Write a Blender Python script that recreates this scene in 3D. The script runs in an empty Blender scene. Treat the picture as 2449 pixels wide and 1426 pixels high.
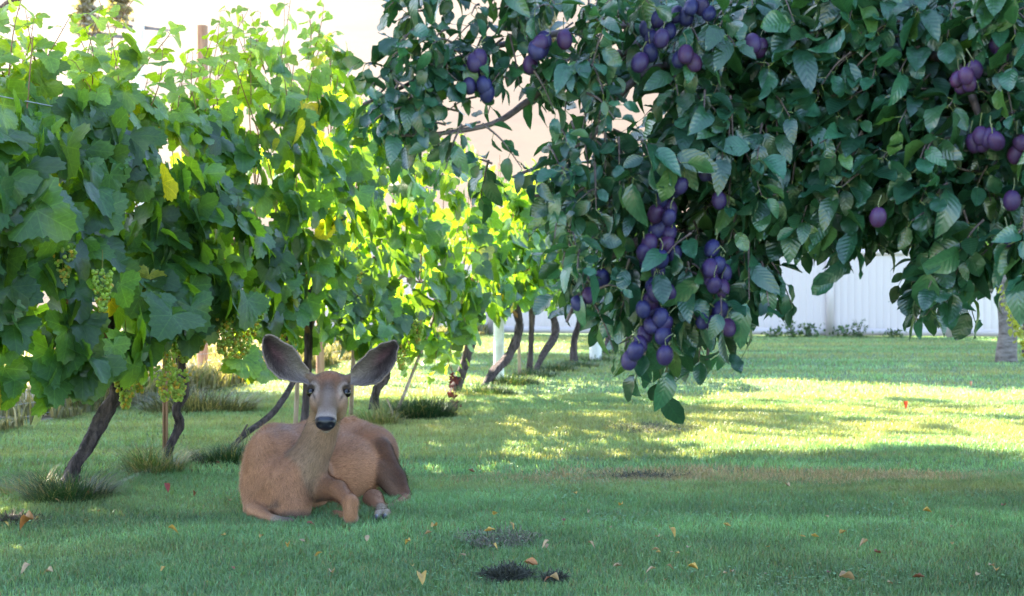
import bpy, math, random
import numpy as np
from mathutils import Vector
R = math.radians
rng = np.random.default_rng(7)
scene = bpy.context.scene
C = scene.collection

# ------------------------------------------------------------------ camera
CAM_H, HOR, FP, PW, PH = 1.05, 685.0, 3000.0, 2449.0, 1426.0
cd = bpy.data.cameras.new('camera'); cam = bpy.data.objects.new('camera', cd); C.objects.link(cam)
cam.location = (0, 0, CAM_H); cam.rotation_euler = (R(90), 0, 0)
cd.sensor_width = 36; cd.lens = 36 * FP / PW
cd.shift_y = (HOR - PH / 2) / PW
cd.clip_start = .05; cd.clip_end = 5000
cd.dof.use_dof = True; cd.dof.focus_distance = 4.5; cd.dof.aperture_fstop = 5.6
scene.camera = cam

# ------------------------------------------------------------------ light
SUN_EL, SUN_AZ = 42.0, -52.0          # azimuth from +Y towards +X
sd = Vector((math.sin(R(SUN_AZ)) * math.cos(R(SUN_EL)), math.cos(R(SUN_AZ)) * math.cos(R(SUN_EL)), math.sin(R(SUN_EL))))
w = bpy.data.worlds.new("World"); scene.world = w; w.use_nodes = True
nt = w.node_tree; bg = nt.nodes['Background']
sky = nt.nodes.new('ShaderNodeTexSky'); sky.sky_type = 'NISHITA'; sky.sun_disc = False
sky.sun_elevation = R(SUN_EL); sky.sun_rotation = R(SUN_AZ); sky.dust_density = .7; sky.air_density = 1.0; sky.ozone_density = 1.0
nt.links.new(sky.outputs[0], bg.inputs[0]); bg.inputs[1].default_value = .125
ld = bpy.data.lights.new('sun', 'SUN'); ld.energy = 5.0; ld.angle = R(.5); ld.color = (1, .90, .74)
lo = bpy.data.objects.new('sun', ld); C.objects.link(lo); lo.rotation_euler = sd.to_track_quat('Z', 'Y').to_euler()
scene.view_settings.view_transform = 'Standard'; scene.view_settings.look = 'None'
scene.view_settings.exposure = 3.1; scene.view_settings.gamma = 1
scene.cycles.max_bounces = 8; scene.cycles.transparent_max_bounces = 8
scene.cycles.diffuse_bounces = 3; scene.cycles.transmission_bounces = 5; scene.cycles.volume_bounces = 0

# ------------------------------------------------------------------ helpers
def P(px, py, D):
    """world point seen at pixel px,py of the photo when D metres away"""
    return np.array([(px - PW / 2) * D / FP, D, CAM_H - (py - HOR) * D / FP])
def G(px, py):
    D = CAM_H * FP / (py - HOR)
    return np.array([(px - PW / 2) * D / FP, D, 0.0])
def nz(a): return a / np.maximum(np.linalg.norm(a, axis=-1, keepdims=True), 1e-9)

def noise2(x, y, s=1.0, seed=0):
    r = np.random.default_rng(seed); v = 0; a = 1.0; t = 0
    for o in range(4):
        th = r.uniform(0, 6.28, 3); ph = r.uniform(0, 6.28, 3)
        for k in range(3):
            v = v + a * np.sin((x * np.cos(th[k]) + y * np.sin(th[k])) * s * (2 ** o) + ph[k] + 1.3 * np.sin(y * s * .7 + th[k])); t += a
        a *= .6
    return v / t * 2

def mesh(name, V, F, mats, parent=None, col=None, uv=None, smooth=True, mi=None):
    """V (n,3); F (m,k) or list of such arrays; col (n,3) point colour; uv (n,2)"""
    Fs = F if isinstance(F, list) else [F]
    Fs = [np.asarray(f, dtype=np.int32) for f in Fs if len(f)]
    V = np.asarray(V, dtype=np.float32)
    me = bpy.data.meshes.new(name)
    me.vertices.add(len(V)); me.vertices.foreach_set('co', V.ravel())
    L = np.concatenate([f.ravel() for f in Fs]); tot = np.concatenate([np.full(len(f), f.shape[1], np.int32) for f in Fs])
    st = np.concatenate([[0], np.cumsum(tot)[:-1]]).astype(np.int32)
    me.loops.add(len(L)); me.loops.foreach_set('vertex_index', L)
    me.polygons.add(len(tot)); me.polygons.foreach_set('loop_start', st); me.polygons.foreach_set('loop_total', tot)
    if smooth: me.polygons.foreach_set('use_smooth', np.ones(len(tot), bool))
    if mi is not None: me.polygons.foreach_set('material_index', np.asarray(mi, np.int32))
    if col is not None:
        a = me.color_attributes.new('Col', 'FLOAT_COLOR', 'POINT')
        c4 = np.ones((len(V), 4), np.float32); c4[:, :3] = col; a.data.foreach_set('color', c4.ravel())
    if uv is not None:
        u = me.uv_layers.new(name='UVMap'); u.data.foreach_set('uv', np.asarray(uv, np.float32)[L].ravel())
    me.update(calc_edges=True); me.validate()
    for m in (mats if isinstance(mats, (list, tuple)) else [mats]): me.materials.append(m)
    o = bpy.data.objects.new(name, me); C.objects.link(o)
    if parent is not None:
        o.parent = parent
        q = Vector((0, 0, 0)); a = parent
        while a is not None: q += a.location; a = a.parent
        o.location = -q                       # geometry is in world metres: undo the parent's place
    return o
def tag(o, label=None, cat=None, group=None, kind=None):
    if label: o['label'] = label
    if cat: o['category'] = cat
    if group: o['group'] = group
    if kind: o['kind'] = kind
    return o
def thing(name, loc, label, cat, group=None):
    o = bpy.data.objects.new(name, None); C.objects.link(o); o.location = Vector([float(v) for v in loc]); o.empty_display_size = .1
    return tag(o, label, cat, group)

class MB:
    """collects pieces into one mesh"""
    def __init__(s): s.V = []; s.F = {}; s.C = []; s.U = []; s.n = 0; s.order = []
    def add(s, V, F, col=(1, 1, 1), uv=None):
        V = np.asarray(V, float); F = np.asarray(F)
        s.V.append(V); s.F.setdefault(F.shape[1], []).append(F + s.n)
        c = np.asarray(col, float); s.C.append(np.broadcast_to(c, (len(V), 3)) if c.ndim == 1 else c)
        s.U.append(np.zeros((len(V), 2)) if uv is None else uv); s.n += len(V)
    def build(s, name, mat, parent=None, smooth=True):
        return mesh(name, np.vstack(s.V), [np.vstack(f) for f in s.F.values()], mat, parent, np.vstack(s.C), np.vstack(s.U), smooth)

def spline(pts, n):
    """Catmull-Rom through rows of pts -> n rows"""
    pts = np.asarray(pts, float)
    if len(pts) == 2: return pts[0] + (pts[1] - pts[0]) * np.linspace(0, 1, n)[:, None]
    p = np.vstack([2 * pts[0] - pts[1], pts, 2 * pts[-1] - pts[-2]])
    t = np.linspace(0, len(pts) - 1 - 1e-6, n); i = t.astype(int); f = (t - i)[:, None]
    a, b, c, d = p[i], p[i + 1], p[i + 2], p[i + 3]
    return .5 * (2 * b + (c - a) * f + (2 * a - 5 * b + 4 * c - d) * f ** 2 + (3 * b - a - 3 * c + d) * f ** 3)

def tube(pts, rad, n=None, k=8, ridge=0.0, nr=5, twist=4.0, rough=0.0):
    """pts rows xyz, rad per point; returns V,F(quads)"""
    pts = np.asarray(pts, float); rad = np.broadcast_to(np.asarray(rad, float), (len(pts),))
    n = n or max(4, len(pts) * 5)
    q = spline(np.column_stack([pts, rad]), n); c = q[:, :3]; r = np.maximum(q[:, 3], 1e-4)
    t = nz(np.gradient(c, axis=0)); up = np.array([0.13, .31, .94]) if abs(t[:, 2]).mean() < .8 else np.array([.1, 1., .05])
    a = nz(np.cross(t, up)); b = np.cross(t, a)
    th = np.linspace(0, 2 * np.pi, k, endpoint=False)[None, :]
    s = np.linspace(0, 1, n)[:, None]
    rr = r[:, None] * (1 + ridge * np.sin(nr * th + twist * s * 2 + np.sin(s * 9)) + ridge * .5 * np.sin((nr * 2 + 1) * th - twist * 3 * s) + rough * rng.normal(size=(n, k)))
    V = c[:, None, :] + rr[..., None] * (np.cos(th)[..., None] * a[:, None, :] + np.sin(th)[..., None] * b[:, None, :])
    V = V.reshape(-1, 3)
    i = np.arange(n - 1)[:, None] * k; j = np.arange(k)[None, :]; j2 = (j + 1) % k
    F = np.stack([i + j, i + j2, i + k + j2, i + k + j], -1).reshape(-1, 4)
    return V, F
def tube_caps(mb, pts, rad, col=(1, 1, 1), **kw):
    V, F = tube(pts, rad, **kw); k = kw.get('k', 8); n = len(V) // k
    mb.add(V, F, col)
    for base, ctr in ((0, V[:k].mean(0)), ((n - 1) * k, V[-k:].mean(0))):
        ring = V[base:base + k]; j = np.arange(k); mb.add(np.vstack([ring, ctr]), np.stack([j, (j + 1) % k, np.full(k, k)], 1), col)
def box(mb, lo_, hi, col=(1, 1, 1), M=None):
    x0, y0, z0 = lo_; x1, y1, z1 = hi
    V = np.array([[x0, y0, z0], [x1, y0, z0], [x1, y1, z0], [x0, y1, z0], [x0, y0, z1], [x1, y0, z1], [x1, y1, z1], [x0, y1, z1]], float)
    if M is not None: V = V @ M[0].T + M[1]
    mb.add(V, [[0, 3, 2, 1], [4, 5, 6, 7], [0, 1, 5, 4], [1, 2, 6, 5], [2, 3, 7, 6], [3, 0, 4, 7]], col)
def ball(n=8, m=6):
    th = np.linspace(0, 2 * np.pi, n, endpoint=False); ph = np.linspace(0, np.pi, m + 1)[1:-1]
    V = [[0, 0, 1]] + [[math.sin(p) * math.cos(t), math.sin(p) * math.sin(t), math.cos(p)] for p in ph for t in th] + [[0, 0, -1]]
    F = []
    for j in range(n): F.append([0, 1 + j, 1 + (j + 1) % n])
    for i in range(len(ph) - 1):
        for j in range(n):
            a = 1 + i * n + j; b = 1 + i * n + (j + 1) % n; F += [[a, a + n, b + n], [a, b + n, b]]
    q = 1 + (len(ph) - 1) * n; e = len(V) - 1
    for j in range(n): F.append([q + j, e, q + (j + 1) % n])
    return np.array(V), np.array(F)
BALL, BALLF = ball(); BALL2, BALL2F = ball(20, 14)

def instance(mb, T, pos, tip, nrm, size, cols, colfn=None):
    """T list of (V,F,uv) leaf templates: local x across, y towards the tip, z = face normal"""
    pos = np.asarray(pos); m = len(pos)
    if m == 0: return
    tip = nz(np.asarray(tip)); x = nz(np.cross(tip, nrm)); n = np.cross(x, tip)
    which = rng.integers(0, len(T), m)
    for k, (tv, tf, tu) in enumerate(T):
        s = np.where(which == k)[0]
        if not len(s): continue
        V = pos[s][:, None, :] + np.asarray(size)[s][:, None, None] * (tv[None, :, 0:1] * x[s][:, None] + tv[None, :, 1:2] * tip[s][:, None] + tv[None, :, 2:3] * n[s][:, None])
        F = tf[None] + (np.arange(len(s)) * len(tv))[:, None, None]
        mb.add(V.reshape(-1, 3), F.reshape(-1, tf.shape[1]), np.repeat(np.asarray(cols)[s], len(tv), 0), np.tile(tu, (len(s), 1)))

# ------------------------------------------------------------------ materials
def new_mat(name):
    m = bpy.data.materials.new(name); m.use_nodes = True; nt = m.node_tree; nt.nodes.clear()
    out = nt.nodes.new('ShaderNodeOutputMaterial'); return m, nt, out
def N(nt, typ, **kw):
    n = nt.nodes.new(typ)
    for k, v in kw.items():
        if k.startswith('i_'):
            key = k[2:]; n.inputs[int(key) if key.isdigit() else key.replace('_', ' ')].default_value = v
        else: setattr(n, k, v)
    return n
def mathn(nt, op, a, b=None, c=None):
    n = nt.nodes.new('ShaderNodeMath'); n.operation = op
    for i, v in enumerate((a, b, c)):
        if v is None: continue
        if isinstance(v, (int, float)): n.inputs[i].default_value = v
        else: nt.links.new(v, n.inputs[i])
    return n.outputs[0]
def mixc(nt, fac, a, b, blend='MIX'):
    n = nt.nodes.new('ShaderNodeMix'); n.data_type = 'RGBA'; n.blend_type = blend
    for i, v in ((0, fac), (6, a), (7, b)):
        if isinstance(v, (int, float)): n.inputs[i].default_value = v
        elif isinstance(v, tuple): n.inputs[i].default_value = (*v, 1) if len(v) == 3 else v
        else: nt.links.new(v, n.inputs[i])
    return n.outputs[2]
def leaf_mat(name, trans=(1.5, 1.5, .35), tf=.45, rough=.45, veins=None, spec=.5, nscale=60):
    m, nt, out = new_mat(name); L = nt.links.new
    at = N(nt, 'ShaderNodeVertexColor', layer_name='Col'); col = at.outputs[0]
    no = N(nt, 'ShaderNodeTexNoise', i_Scale=nscale, i_Detail=3.0); geo = N(nt, 'ShaderNodeNewGeometry'); L(geo.outputs['Position'], no.inputs['Vector'])
    f = mathn(nt, 'MULTIPLY_ADD', no.outputs[0], .7, .65)
    col = mixc(nt, 1.0, col, f, 'MULTIPLY')
    bumph = no.outputs[0]
    if veins:
        uv = N(nt, 'ShaderNodeUVMap', uv_map='UVMap'); sp = N(nt, 'ShaderNodeSeparateXYZ'); L(uv.outputs[0], sp.inputs[0]); X, Y = sp.outputs[0], sp.outputs[1]
        if veins == 'palm':
            ang = mathn(nt, 'ARCTAN2', X, Y); rad = mathn(nt, 'SQRT', mathn(nt, 'ADD', mathn(nt, 'MULTIPLY', X, X), mathn(nt, 'MULTIPLY', Y, Y)))
            k = R(46); d = mathn(nt, 'ABSOLUTE', mathn(nt, 'SUBTRACT', mathn(nt, 'FRACT', mathn(nt, 'ADD', mathn(nt, 'DIVIDE', ang, k), .5)), .5))
            dist = mathn(nt, 'MULTIPLY', mathn(nt, 'MULTIPLY', d, rad), k)
            main = mathn(nt, 'LESS_THAN', dist, .012)
            sec = mathn(nt, 'ABSOLUTE', mathn(nt, 'SUBTRACT', mathn(nt, 'FRACT', mathn(nt, 'MULTIPLY', mathn(nt, 'SUBTRACT', rad, mathn(nt, 'MULTIPLY', dist, 1.1)), 7.0)), .5))
        else:
            dist = mathn(nt, 'ABSOLUTE', X); main = mathn(nt, 'LESS_THAN', dist, .014)
            sec = mathn(nt, 'ABSOLUTE', mathn(nt, 'SUBTRACT', mathn(nt, 'FRACT', mathn(nt, 'MULTIPLY', mathn(nt, 'SUBTRACT', Y, mathn(nt, 'MULTIPLY', dist, .9)), 8.0)), .5))
        sec2 = mathn(nt, 'MULTIPLY', mathn(nt, 'LESS_THAN', sec, .07), .55)
        v = mathn(nt, 'MAXIMUM', main, sec2)
        col = mixc(nt, mathn(nt, 'MULTIPLY', v, .35), col, mixc(nt, 1.0, col, (2.3, 2.0, 1.7), 'MULTIPLY'))
        bumph = mathn(nt, 'ADD', mathn(nt, 'MULTIPLY', bumph, .5), mathn(nt, 'MULTIPLY', sec, .6))
    bu = N(nt, 'ShaderNodeBump', i_Strength=.35, i_Distance=.004); L(bumph, bu.inputs['Height'])
    p = N(nt, 'ShaderNodeBsdfPrincipled', i_Roughness=rough); L(col, p.inputs['Base Color']); L(bu.outputs[0], p.inputs['Normal'])
    p.inputs['Specular IOR Level'].default_value = spec
    tr = N(nt, 'ShaderNodeBsdfTranslucent'); L(mixc(nt, 1.0, col, trans, 'MULTIPLY'), tr.inputs[0])
    mx = N(nt, 'ShaderNodeMixShader', i_0=tf); L(p.outputs[0], mx.inputs[1]); L(tr.outputs[0], mx.inputs[2]); L(mx.outputs[0], out.inputs[0])
    return m
def rough_mat(name, c1, c2, scale=8, rough=.8, bump=.5, dist=.01, stretch=(1, 1, 1), vcol=False, spec=.3, detail=6):
    m, nt, out = new_mat(name); L = nt.links.new
    tc = N(nt, 'ShaderNodeTexCoord'); mp = N(nt, 'ShaderNodeMapping'); mp.inputs['Scale'].default_value = stretch; L(tc.outputs['Object'], mp.inputs[0])
    no = N(nt, 'ShaderNodeTexNoise', i_Scale=scale, i_Detail=float(detail), i_Roughness=.65); L(mp.outputs[0], no.inputs['Vector'])
    rp = N(nt, 'ShaderNodeMapRange', i_1=.32, i_2=.68); L(no.outputs[0], rp.inputs[0])
    col = mixc(nt, rp.outputs[0], c1, c2)
    if vcol:
        at = N(nt, 'ShaderNodeVertexColor', layer_name='Col'); col = mixc(nt, 1.0, col, at.outputs[0], 'MULTIPLY')
    bu = N(nt, 'ShaderNodeBump', i_Strength=bump, i_Distance=dist); L(no.outputs[0], bu.inputs['Height'])
    p = N(nt, 'ShaderNodeBsdfPrincipled', i_Roughness=rough); p.inputs['Specular IOR Level'].default_value = spec
    L(col, p.inputs['Base Color']); L(bu.outputs[0], p.inputs['Normal']); L(p.outputs[0], out.inputs[0])
    return m
M_BARK = rough_mat('vine_bark', (.008, .006, .007), (.13, .095, .095), 34, .85, 1.0, .03, (1, 1, .16))
M_TWIG = rough_mat('plum_bark', (.04, .028, .03), (.15, .11, .11), 60, .6, .5, .004)
M_CANE = rough_mat('cane', (.16, .07, .035), (.30, .16, .07), 40, .6, .4, .004)
M_WOOD = rough_mat('weathered_wood', (.22, .11, .07), (.42, .25, .17), 20, .8, .5, .01, (1, 1, .1))
M_BAMBOO = rough_mat('bamboo', (.22, .15, .10), (.42, .31, .22), 30, .6, .3, .004, (1, 1, .2))
M_PALE = rough_mat('pale_post', (.55, .55, .50), (.75, .75, .72), 14, .6, .3, .005)
M_METAL = rough_mat('wire_metal', (.30, .30, .32), (.45, .45, .47), 50, .4, .1, .001)
M_VINE = leaf_mat('vine_leaf', trans=(4.7, 3.4, .32), tf=.47, rough=.36, veins='palm')
M_PLUML = leaf_mat('plum_leaf', trans=(1.9, 1.9, .5), tf=.22, rough=.29, veins='mid', spec=.75)
M_TREEL = leaf_mat('tree_leaf', trans=(2.0, 1.9, .4), tf=.4, rough=.5)
M_GRASS = leaf_mat('grass_blade', trans=(1.5, 1.3, .45), tf=.35, rough=.42, spec=.5, nscale=6)
M_FALLEN = leaf_mat('fallen_leaf', trans=(1.1, .9, .5), tf=.25, rough=.55)

# ------------------------------------------------------------------ ground, field, hills
def lawn_z(x, y):
    return .012 * noise2(x, y, 1.9, 3) * np.clip((y - 2) / 3, 0, 1) * 0.8
# the lawn's far edge on the left runs beside the wire fence
def edge_x(y): return -3.75 + .17 * (y - 8.9)
M_SOIL = rough_mat('turf', (.07, .11, .045), (.13, .20, .08), 9, .95, .6, .02)
nx, ny = 140, 140
gx = np.concatenate([np.linspace(-900, -12, 12)[:-1], np.linspace(-12, 14, nx - 24), np.linspace(14, 900, 14)[1:]])
gy = np.concatenate([np.linspace(-60, 1, 6)[:-1], np.linspace(1, 34, ny - 20), np.linspace(34, 1400, 16)[1:]])
X, Y = np.meshgrid(gx, gy); Z = lawn_z(X, Y) * ((abs(X) < 12) & (Y < 33)) - .006
n1, n2 = len(gx), len(gy); i = np.arange(n2 - 1)[:, None] * n1 + np.arange(n1 - 1)[None]
GF = np.stack([i, i + 1, i + n1 + 1, i + n1], -1).reshape(-1, 4)
tag(mesh('ground', np.stack([X, Y, Z], -1).reshape(-1, 3), GF, M_SOIL), kind='structure')
M_DRY = rough_mat('dry_field', (.24, .19, .12), (.38, .31, .20), 3, .95, .6, .03)
ys = np.array([-20, 4, 9, 14, 20, 27, 40.]); ex = edge_x(ys)
V = np.vstack([np.column_stack([ex, ys, ys * 0 + .002]), np.column_stack([ys * 0 - 300, ys, ys * 0 + .03])])
k = np.arange(len(ys) - 1); tag(mesh('field', V, np.stack([k, k + 1, k + 8, k + 7], 1), M_DRY), kind='structure')
# hills
M_HILL = rough_mat('hill_grass', (.062, .042, .033), (.11, .08, .053), .05, .95, .2, .5)
gx = np.linspace(-420, 420, 120); gy = np.concatenate([np.linspace(44, 170, 60), np.linspace(180, 280, 10)]); X, Y = np.meshgrid(gx, gy)
Z = (np.minimum(Y, 170) - 44) * .36 + 4 * noise2(X, Y, .02, 5) * np.clip((Y - 44) / 60, 0, 1) - .4
n1, n2 = 120, 70; i = np.arange(n2 - 1)[:, None] * n1 + np.arange(n1 - 1)[None]
tag(mesh('hills', np.stack([X, Y, Z], -1).reshape(-1, 3), np.stack([i, i + 1, i + n1 + 1, i + n1], -1).reshape(-1, 4), M_HILL), kind='structure')
def hill_z(x, y): return (min(y, 170) - 44) * .36 + 4 * float(noise2(np.array([x]), np.array([y]), .02, 5)[0]) * min(max((y - 44) / 60, 0), 1) - .4

# ------------------------------------------------------------------ lawn blades
def blades(x, y, h, wd, lean, col, z0=None, bend=.5):
    """one bent blade = 5 verts; returns V,F3,col"""
    n = len(x); a = rng.uniform(0, 6.28, n); b = rng.uniform(0, 6.28, n)
    z = lawn_z(x, y) - .004 if z0 is None else z0
    base = np.column_stack([x, y, z]); side = np.column_stack([np.cos(a), np.sin(a), a * 0]) * wd[:, None]
    ld = np.column_stack([np.cos(b), np.sin(b), b * 0]) * (lean * h)[:, None]
    up = np.array([0, 0, 1.0]) * h[:, None]
    mid = base + ld * .3 + up * .6; tipp = base + ld + up * (1 - .25 * np.clip(lean, 0, 2))[:, None]
    V = np.stack([base - side, base + side, mid + side * .8, mid - side * .8, tipp], 1).reshape(-1, 3)
    o = (np.arange(n) * 5)[:, None]
    F = np.concatenate([o + np.array([0, 1, 2]), o + np.array([0, 2, 3]), o + np.array([3, 2, 4])])
    return V, F, np.repeat(col, 5, 0)
def grass_colour(x, y, n):
    g = noise2(x, y, 1.3, 11); g2 = noise2(x, y, 6, 12)
    # greens
    c = np.array([.165, .31, .145]) * (1 + .22 * g[:, None] + .18 * g2[:, None] + rng.normal(0, .22, (n, 1)))
    c = np.clip(c, .012, 1)
    c = c * (1 + .30 * np.clip(noise2(x * .5, y * 2.6, 1.7, 15), -1, 1)[:, None]); warm = np.clip(.6 * noise2(x * .6, y * 2.2, 1.0, 14) + .35 * (y > 7.6) + rng.normal(0, .15, n), 0, .8)[:, None]
    c = c * (1 - warm) + warm * np.array([.36, .36, .14])  # random warm streaks; sunlit yellowing past the shade edge put into the blades
    dry = rng.random(n) < .07 + .05 * (g2 > .4)
    c[dry] = np.array([.30, .24, .12]) * rng.uniform(.6, 1.1, (dry.sum(), 1))
    # worn, browned strip across the lawn in front of the sunlit part
    d = ((x - 1.15) / 1.5) ** 2 + ((y - 6.9 - .13 * np.sin(x * 2.3) - .08 * (x - 1)) / .30) ** 2 + .5 * g2
    br = (rng.random(n) < .8 * np.clip(1.3 - d + .5 * noise2(x, y * 2, 3.3, 16), 0, 1)); c[br] = np.array([.46, .35, .22]) * rng.uniform(.55, 1.15, (br.sum(), 1))
    return c
def frustum_pts(n, d0, d1, pw=1.0, marg=.45):
    D = (d0 ** 2 + (d1 ** 2 - d0 ** 2) * rng.random(n) ** pw) ** .5
    x = rng.uniform(-1, 1, n) * (.41 * D + marg); return x, D
mb_V, mb_F, mb_C = [], [], []; off = 0
for (n, d0, d1, h, wd) in ((430000, 3.9, 7.0, .030, .0013), (330000, 7.0, 12, .034, .0022), (260000, 12, 30, .038, .0042)):
    x, y = frustum_pts(n, d0, d1); k = (x > edge_x(y)) & (y < 27.2 - .08 * x)
    # clumping
    k &= rng.random(n) < .80 + .3 * noise2(x, y, 9, 21)
    x, y = x[k], y[k]; n = len(x)
    hh = h * (1 + .3 * noise2(x, y, 5, 22)) * rng.uniform(.6, 1.35, n); hh = np.clip(hh, .008, .09)
    V, F, c = blades(x, y, hh, wd * rng.uniform(.7, 1.3, n), rng.uniform(.1, 1.1, n), grass_colour(x, y, n))
    mb_V.append(V); mb_F.append(F + off); mb_C.append(c); off += len(V)
cl = rng.uniform(0, 1, (40, 2)); n = 2600; w_ = rng.integers(0, 40, n); y = 4.0 + cl[w_, 1] * 3.6 + rng.normal(0, .10, n); x = (cl[w_, 0] * 2 - 1) * .4 * y + rng.normal(0, .13, n)
a = rng.uniform(0, 6.28, n); cm = MB(); th = np.linspace(0, 2 * np.pi, 7)[:-1]; cv = np.column_stack([np.cos(th) * .5, np.sin(th) * .5, .08 * np.cos(th * 2)]); V = np.column_stack([x, y, lawn_z(x, y) + rng.uniform(.012, .034, n)])[:, None] + cv[None] * rng.uniform(.006, .013, n)[:, None, None]
mb_V.append(V.reshape(-1, 3)); mb_F.append(np.concatenate([(np.arange(n) * 6)[:, None] + np.array(f) for f in ([0, 1, 2], [0, 2, 3], [0, 3, 4], [0, 4, 5])]) + off); mb_C.append(np.repeat(np.array([.10, .26, .08]) * rng.uniform(.6, 1.3, (n, 1)), 6, 0)); off += n * 6
tag(mesh('grass', np.vstack(mb_V), np.vstack(mb_F), M_GRASS, None, np.vstack(mb_C), smooth=False), kind='stuff')
del mb_V, mb_F, mb_C
# rough grass beyond the wire fence
n = 90000; y = rng.uniform(6, 40, n); x = edge_x(y) + .12 - rng.exponential(1.6, n) * (1 + y * .05) * np.where(rng.random(n) < .45, .18, 1)
k = (noise2(x, y, 2.2, 31) > -.5); x, y = x[k], y[k]; n = len(x)
c = np.where(rng.random((n, 1)) < .55, np.array([[.50, .42, .23]]), np.array([[.13, .19, .06]])) * rng.uniform(.6, 1.2, (n, 1))
hh = .05 + .22 * rng.random(n) ** 2 * (noise2(x, y, 1.3, 32) > -.2); nearf = edge_x(y) - x < .6; hh = np.where(nearf, hh * 1.1 + .03, hh * .8); c = np.where(nearf[:, None] & (rng.random((n, 1)) < .7), np.array([[.20, .20, .11]]) * rng.uniform(.6, 1.3, (n, 1)), c * .75)
V, F, c = blades(x, y, hh, .003 + .0005 * y, rng.uniform(.1, .6, n), c, z0=np.full(n, .02))
tag(mesh('weeds', V, F, M_GRASS, None, c, smooth=False), kind='stuff')

# ------------------------------------------------------------------ leaf shapes
def grape_leaf(npt=34, seed=0, mid=True):
    r = np.random.default_rng(seed)
    th = np.linspace(-2.85, 2.85, npt)
    lob = .62 + .14 * np.cos(th * 2 * np.pi / R(104)) + .10 * np.cos(th) 
    lob *= np.where(abs(th) > 2.4, .95, 1)
    lob = lob + .035 * (np.arange(npt) % 2 * 2 - 1) + r.normal(0, .018, npt)
    x = np.sin(th) * lob * 1.04; y = np.cos(th) * lob
    cup = r.uniform(-.35, .1); fold = r.uniform(-.1, .35); droop = r.uniform(.1, .6); wav = r.uniform(.03, .09); ph = r.uniform(0, 6)
    def zz(x, y, q): return -droop * np.clip(y, 0, 9) ** 2 * .6 + cup * x * x + fold * abs(x) * .6 + wav * np.sin(3 * np.arctan2(x, y) + ph) * q
    rings = [1.0, .55] if mid else [1.0]
    V = [[0, 0, 0]]; U = [[0, 0]]
    for q in rings[::-1]:
        V += list(np.column_stack([x * q, y * q, zz(x * q, y * q, q)])); U += list(np.column_stack([x * q, y * q]))
    V = np.array(V); U = np.array(U); F = []
    for j in range(npt - 1): F.append([0, 1 + j + 1, 1 + j])
    if mid:
        for j in range(npt - 1):
            a = 1 + j; b = a + 1; F += [[a, b, b + npt], [a, b + npt, a + npt]]
    V[:, :2] *= .72; V[:, 2] *= .72
    return V, np.array(F), U
def oval_leaf(seed=0, rows=9, width=.31, serr=.02):
    r = np.random.default_rng(seed); t = np.linspace(0, 1, rows)
    wv = width * np.sin(np.pi * np.clip(t * .97 + .02, 0, 1) ** 1.02) ** .82 * r.uniform(.82, 1.1) + serr * (np.arange(rows) % 2) * (t > .05); wv[-1] = .004; wv[0] = .012
    curl = r.uniform(-.25, .9); fold = r.uniform(0, .75); tw = r.uniform(-.3, .3); wav = r.uniform(.0, .05)
    V = []; U = []
    for i in range(rows):
        zc = -curl * t[i] ** 2; s = wv[i]
        for q in (-1, 0, 1):
            V.append([q * s, t[i], zc + abs(q) * fold * s + q * tw * s * t[i] + abs(q) * wav * math.sin(t[i] * 14 + q)]); U.append([q * s, t[i]])
    F = []
    for i in range(rows - 1):
        a = i * 3; F += [[a, a + 1, a + 4], [a, a + 4, a + 3], [a + 1, a + 2, a + 5], [a + 1, a + 5, a + 4]]
    return np.array(V), np.array(F), np.array(U)
GL_NEAR = [grape_leaf(40, s) for s in range(10)]; GL_FAR = [grape_leaf(19, s + 20, False) for s in range(8)]
OV = [oval_leaf(s, 9) for s in range(10)]; OVFAR = [oval_leaf(s + 40, 4, .3, 0) for s in range(5)]

# ------------------------------------------------------------------ vineyard row
ROWK = .294
def row_x(y): return -2.3 + ROWK * (y - 6.5)
rdir = nz(np.array([ROWK, 1, 0.])); rside = np.array([rdir[1], -rdir[0], 0.])   # rside points to the lawn (camera) side
def top_h(y):
    # height of the foliage top along the row; lower at the near end, then uneven
    b = np.interp(y, [3, 5.9, 6.3, 6.5, 6.63, 7.5, 8.3, 8.96, 9.5, 10.1, 10.9, 12, 16, 22], [2.25, 2.22, 2.2, 2.12, 2.0, 2.20, 2.54, 2.80, 2.82, 2.58, 2.38, 2.36, 2.42, 2.35])
    return b + .10 * np.sin(y * 3.1) + .07 * np.sin(y * 7.7 + 1)
def bot_h(y):
    b = np.interp(y, [3, 5.5, 6.4, 6.8, 8.0, 9.2, 10.3, 11, 12, 13, 22], [.55, .56, .62, .84, .84, .62, .62, .54, .74, .84, .80])
    return b + .05 * np.sin(y * 5.3)
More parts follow.
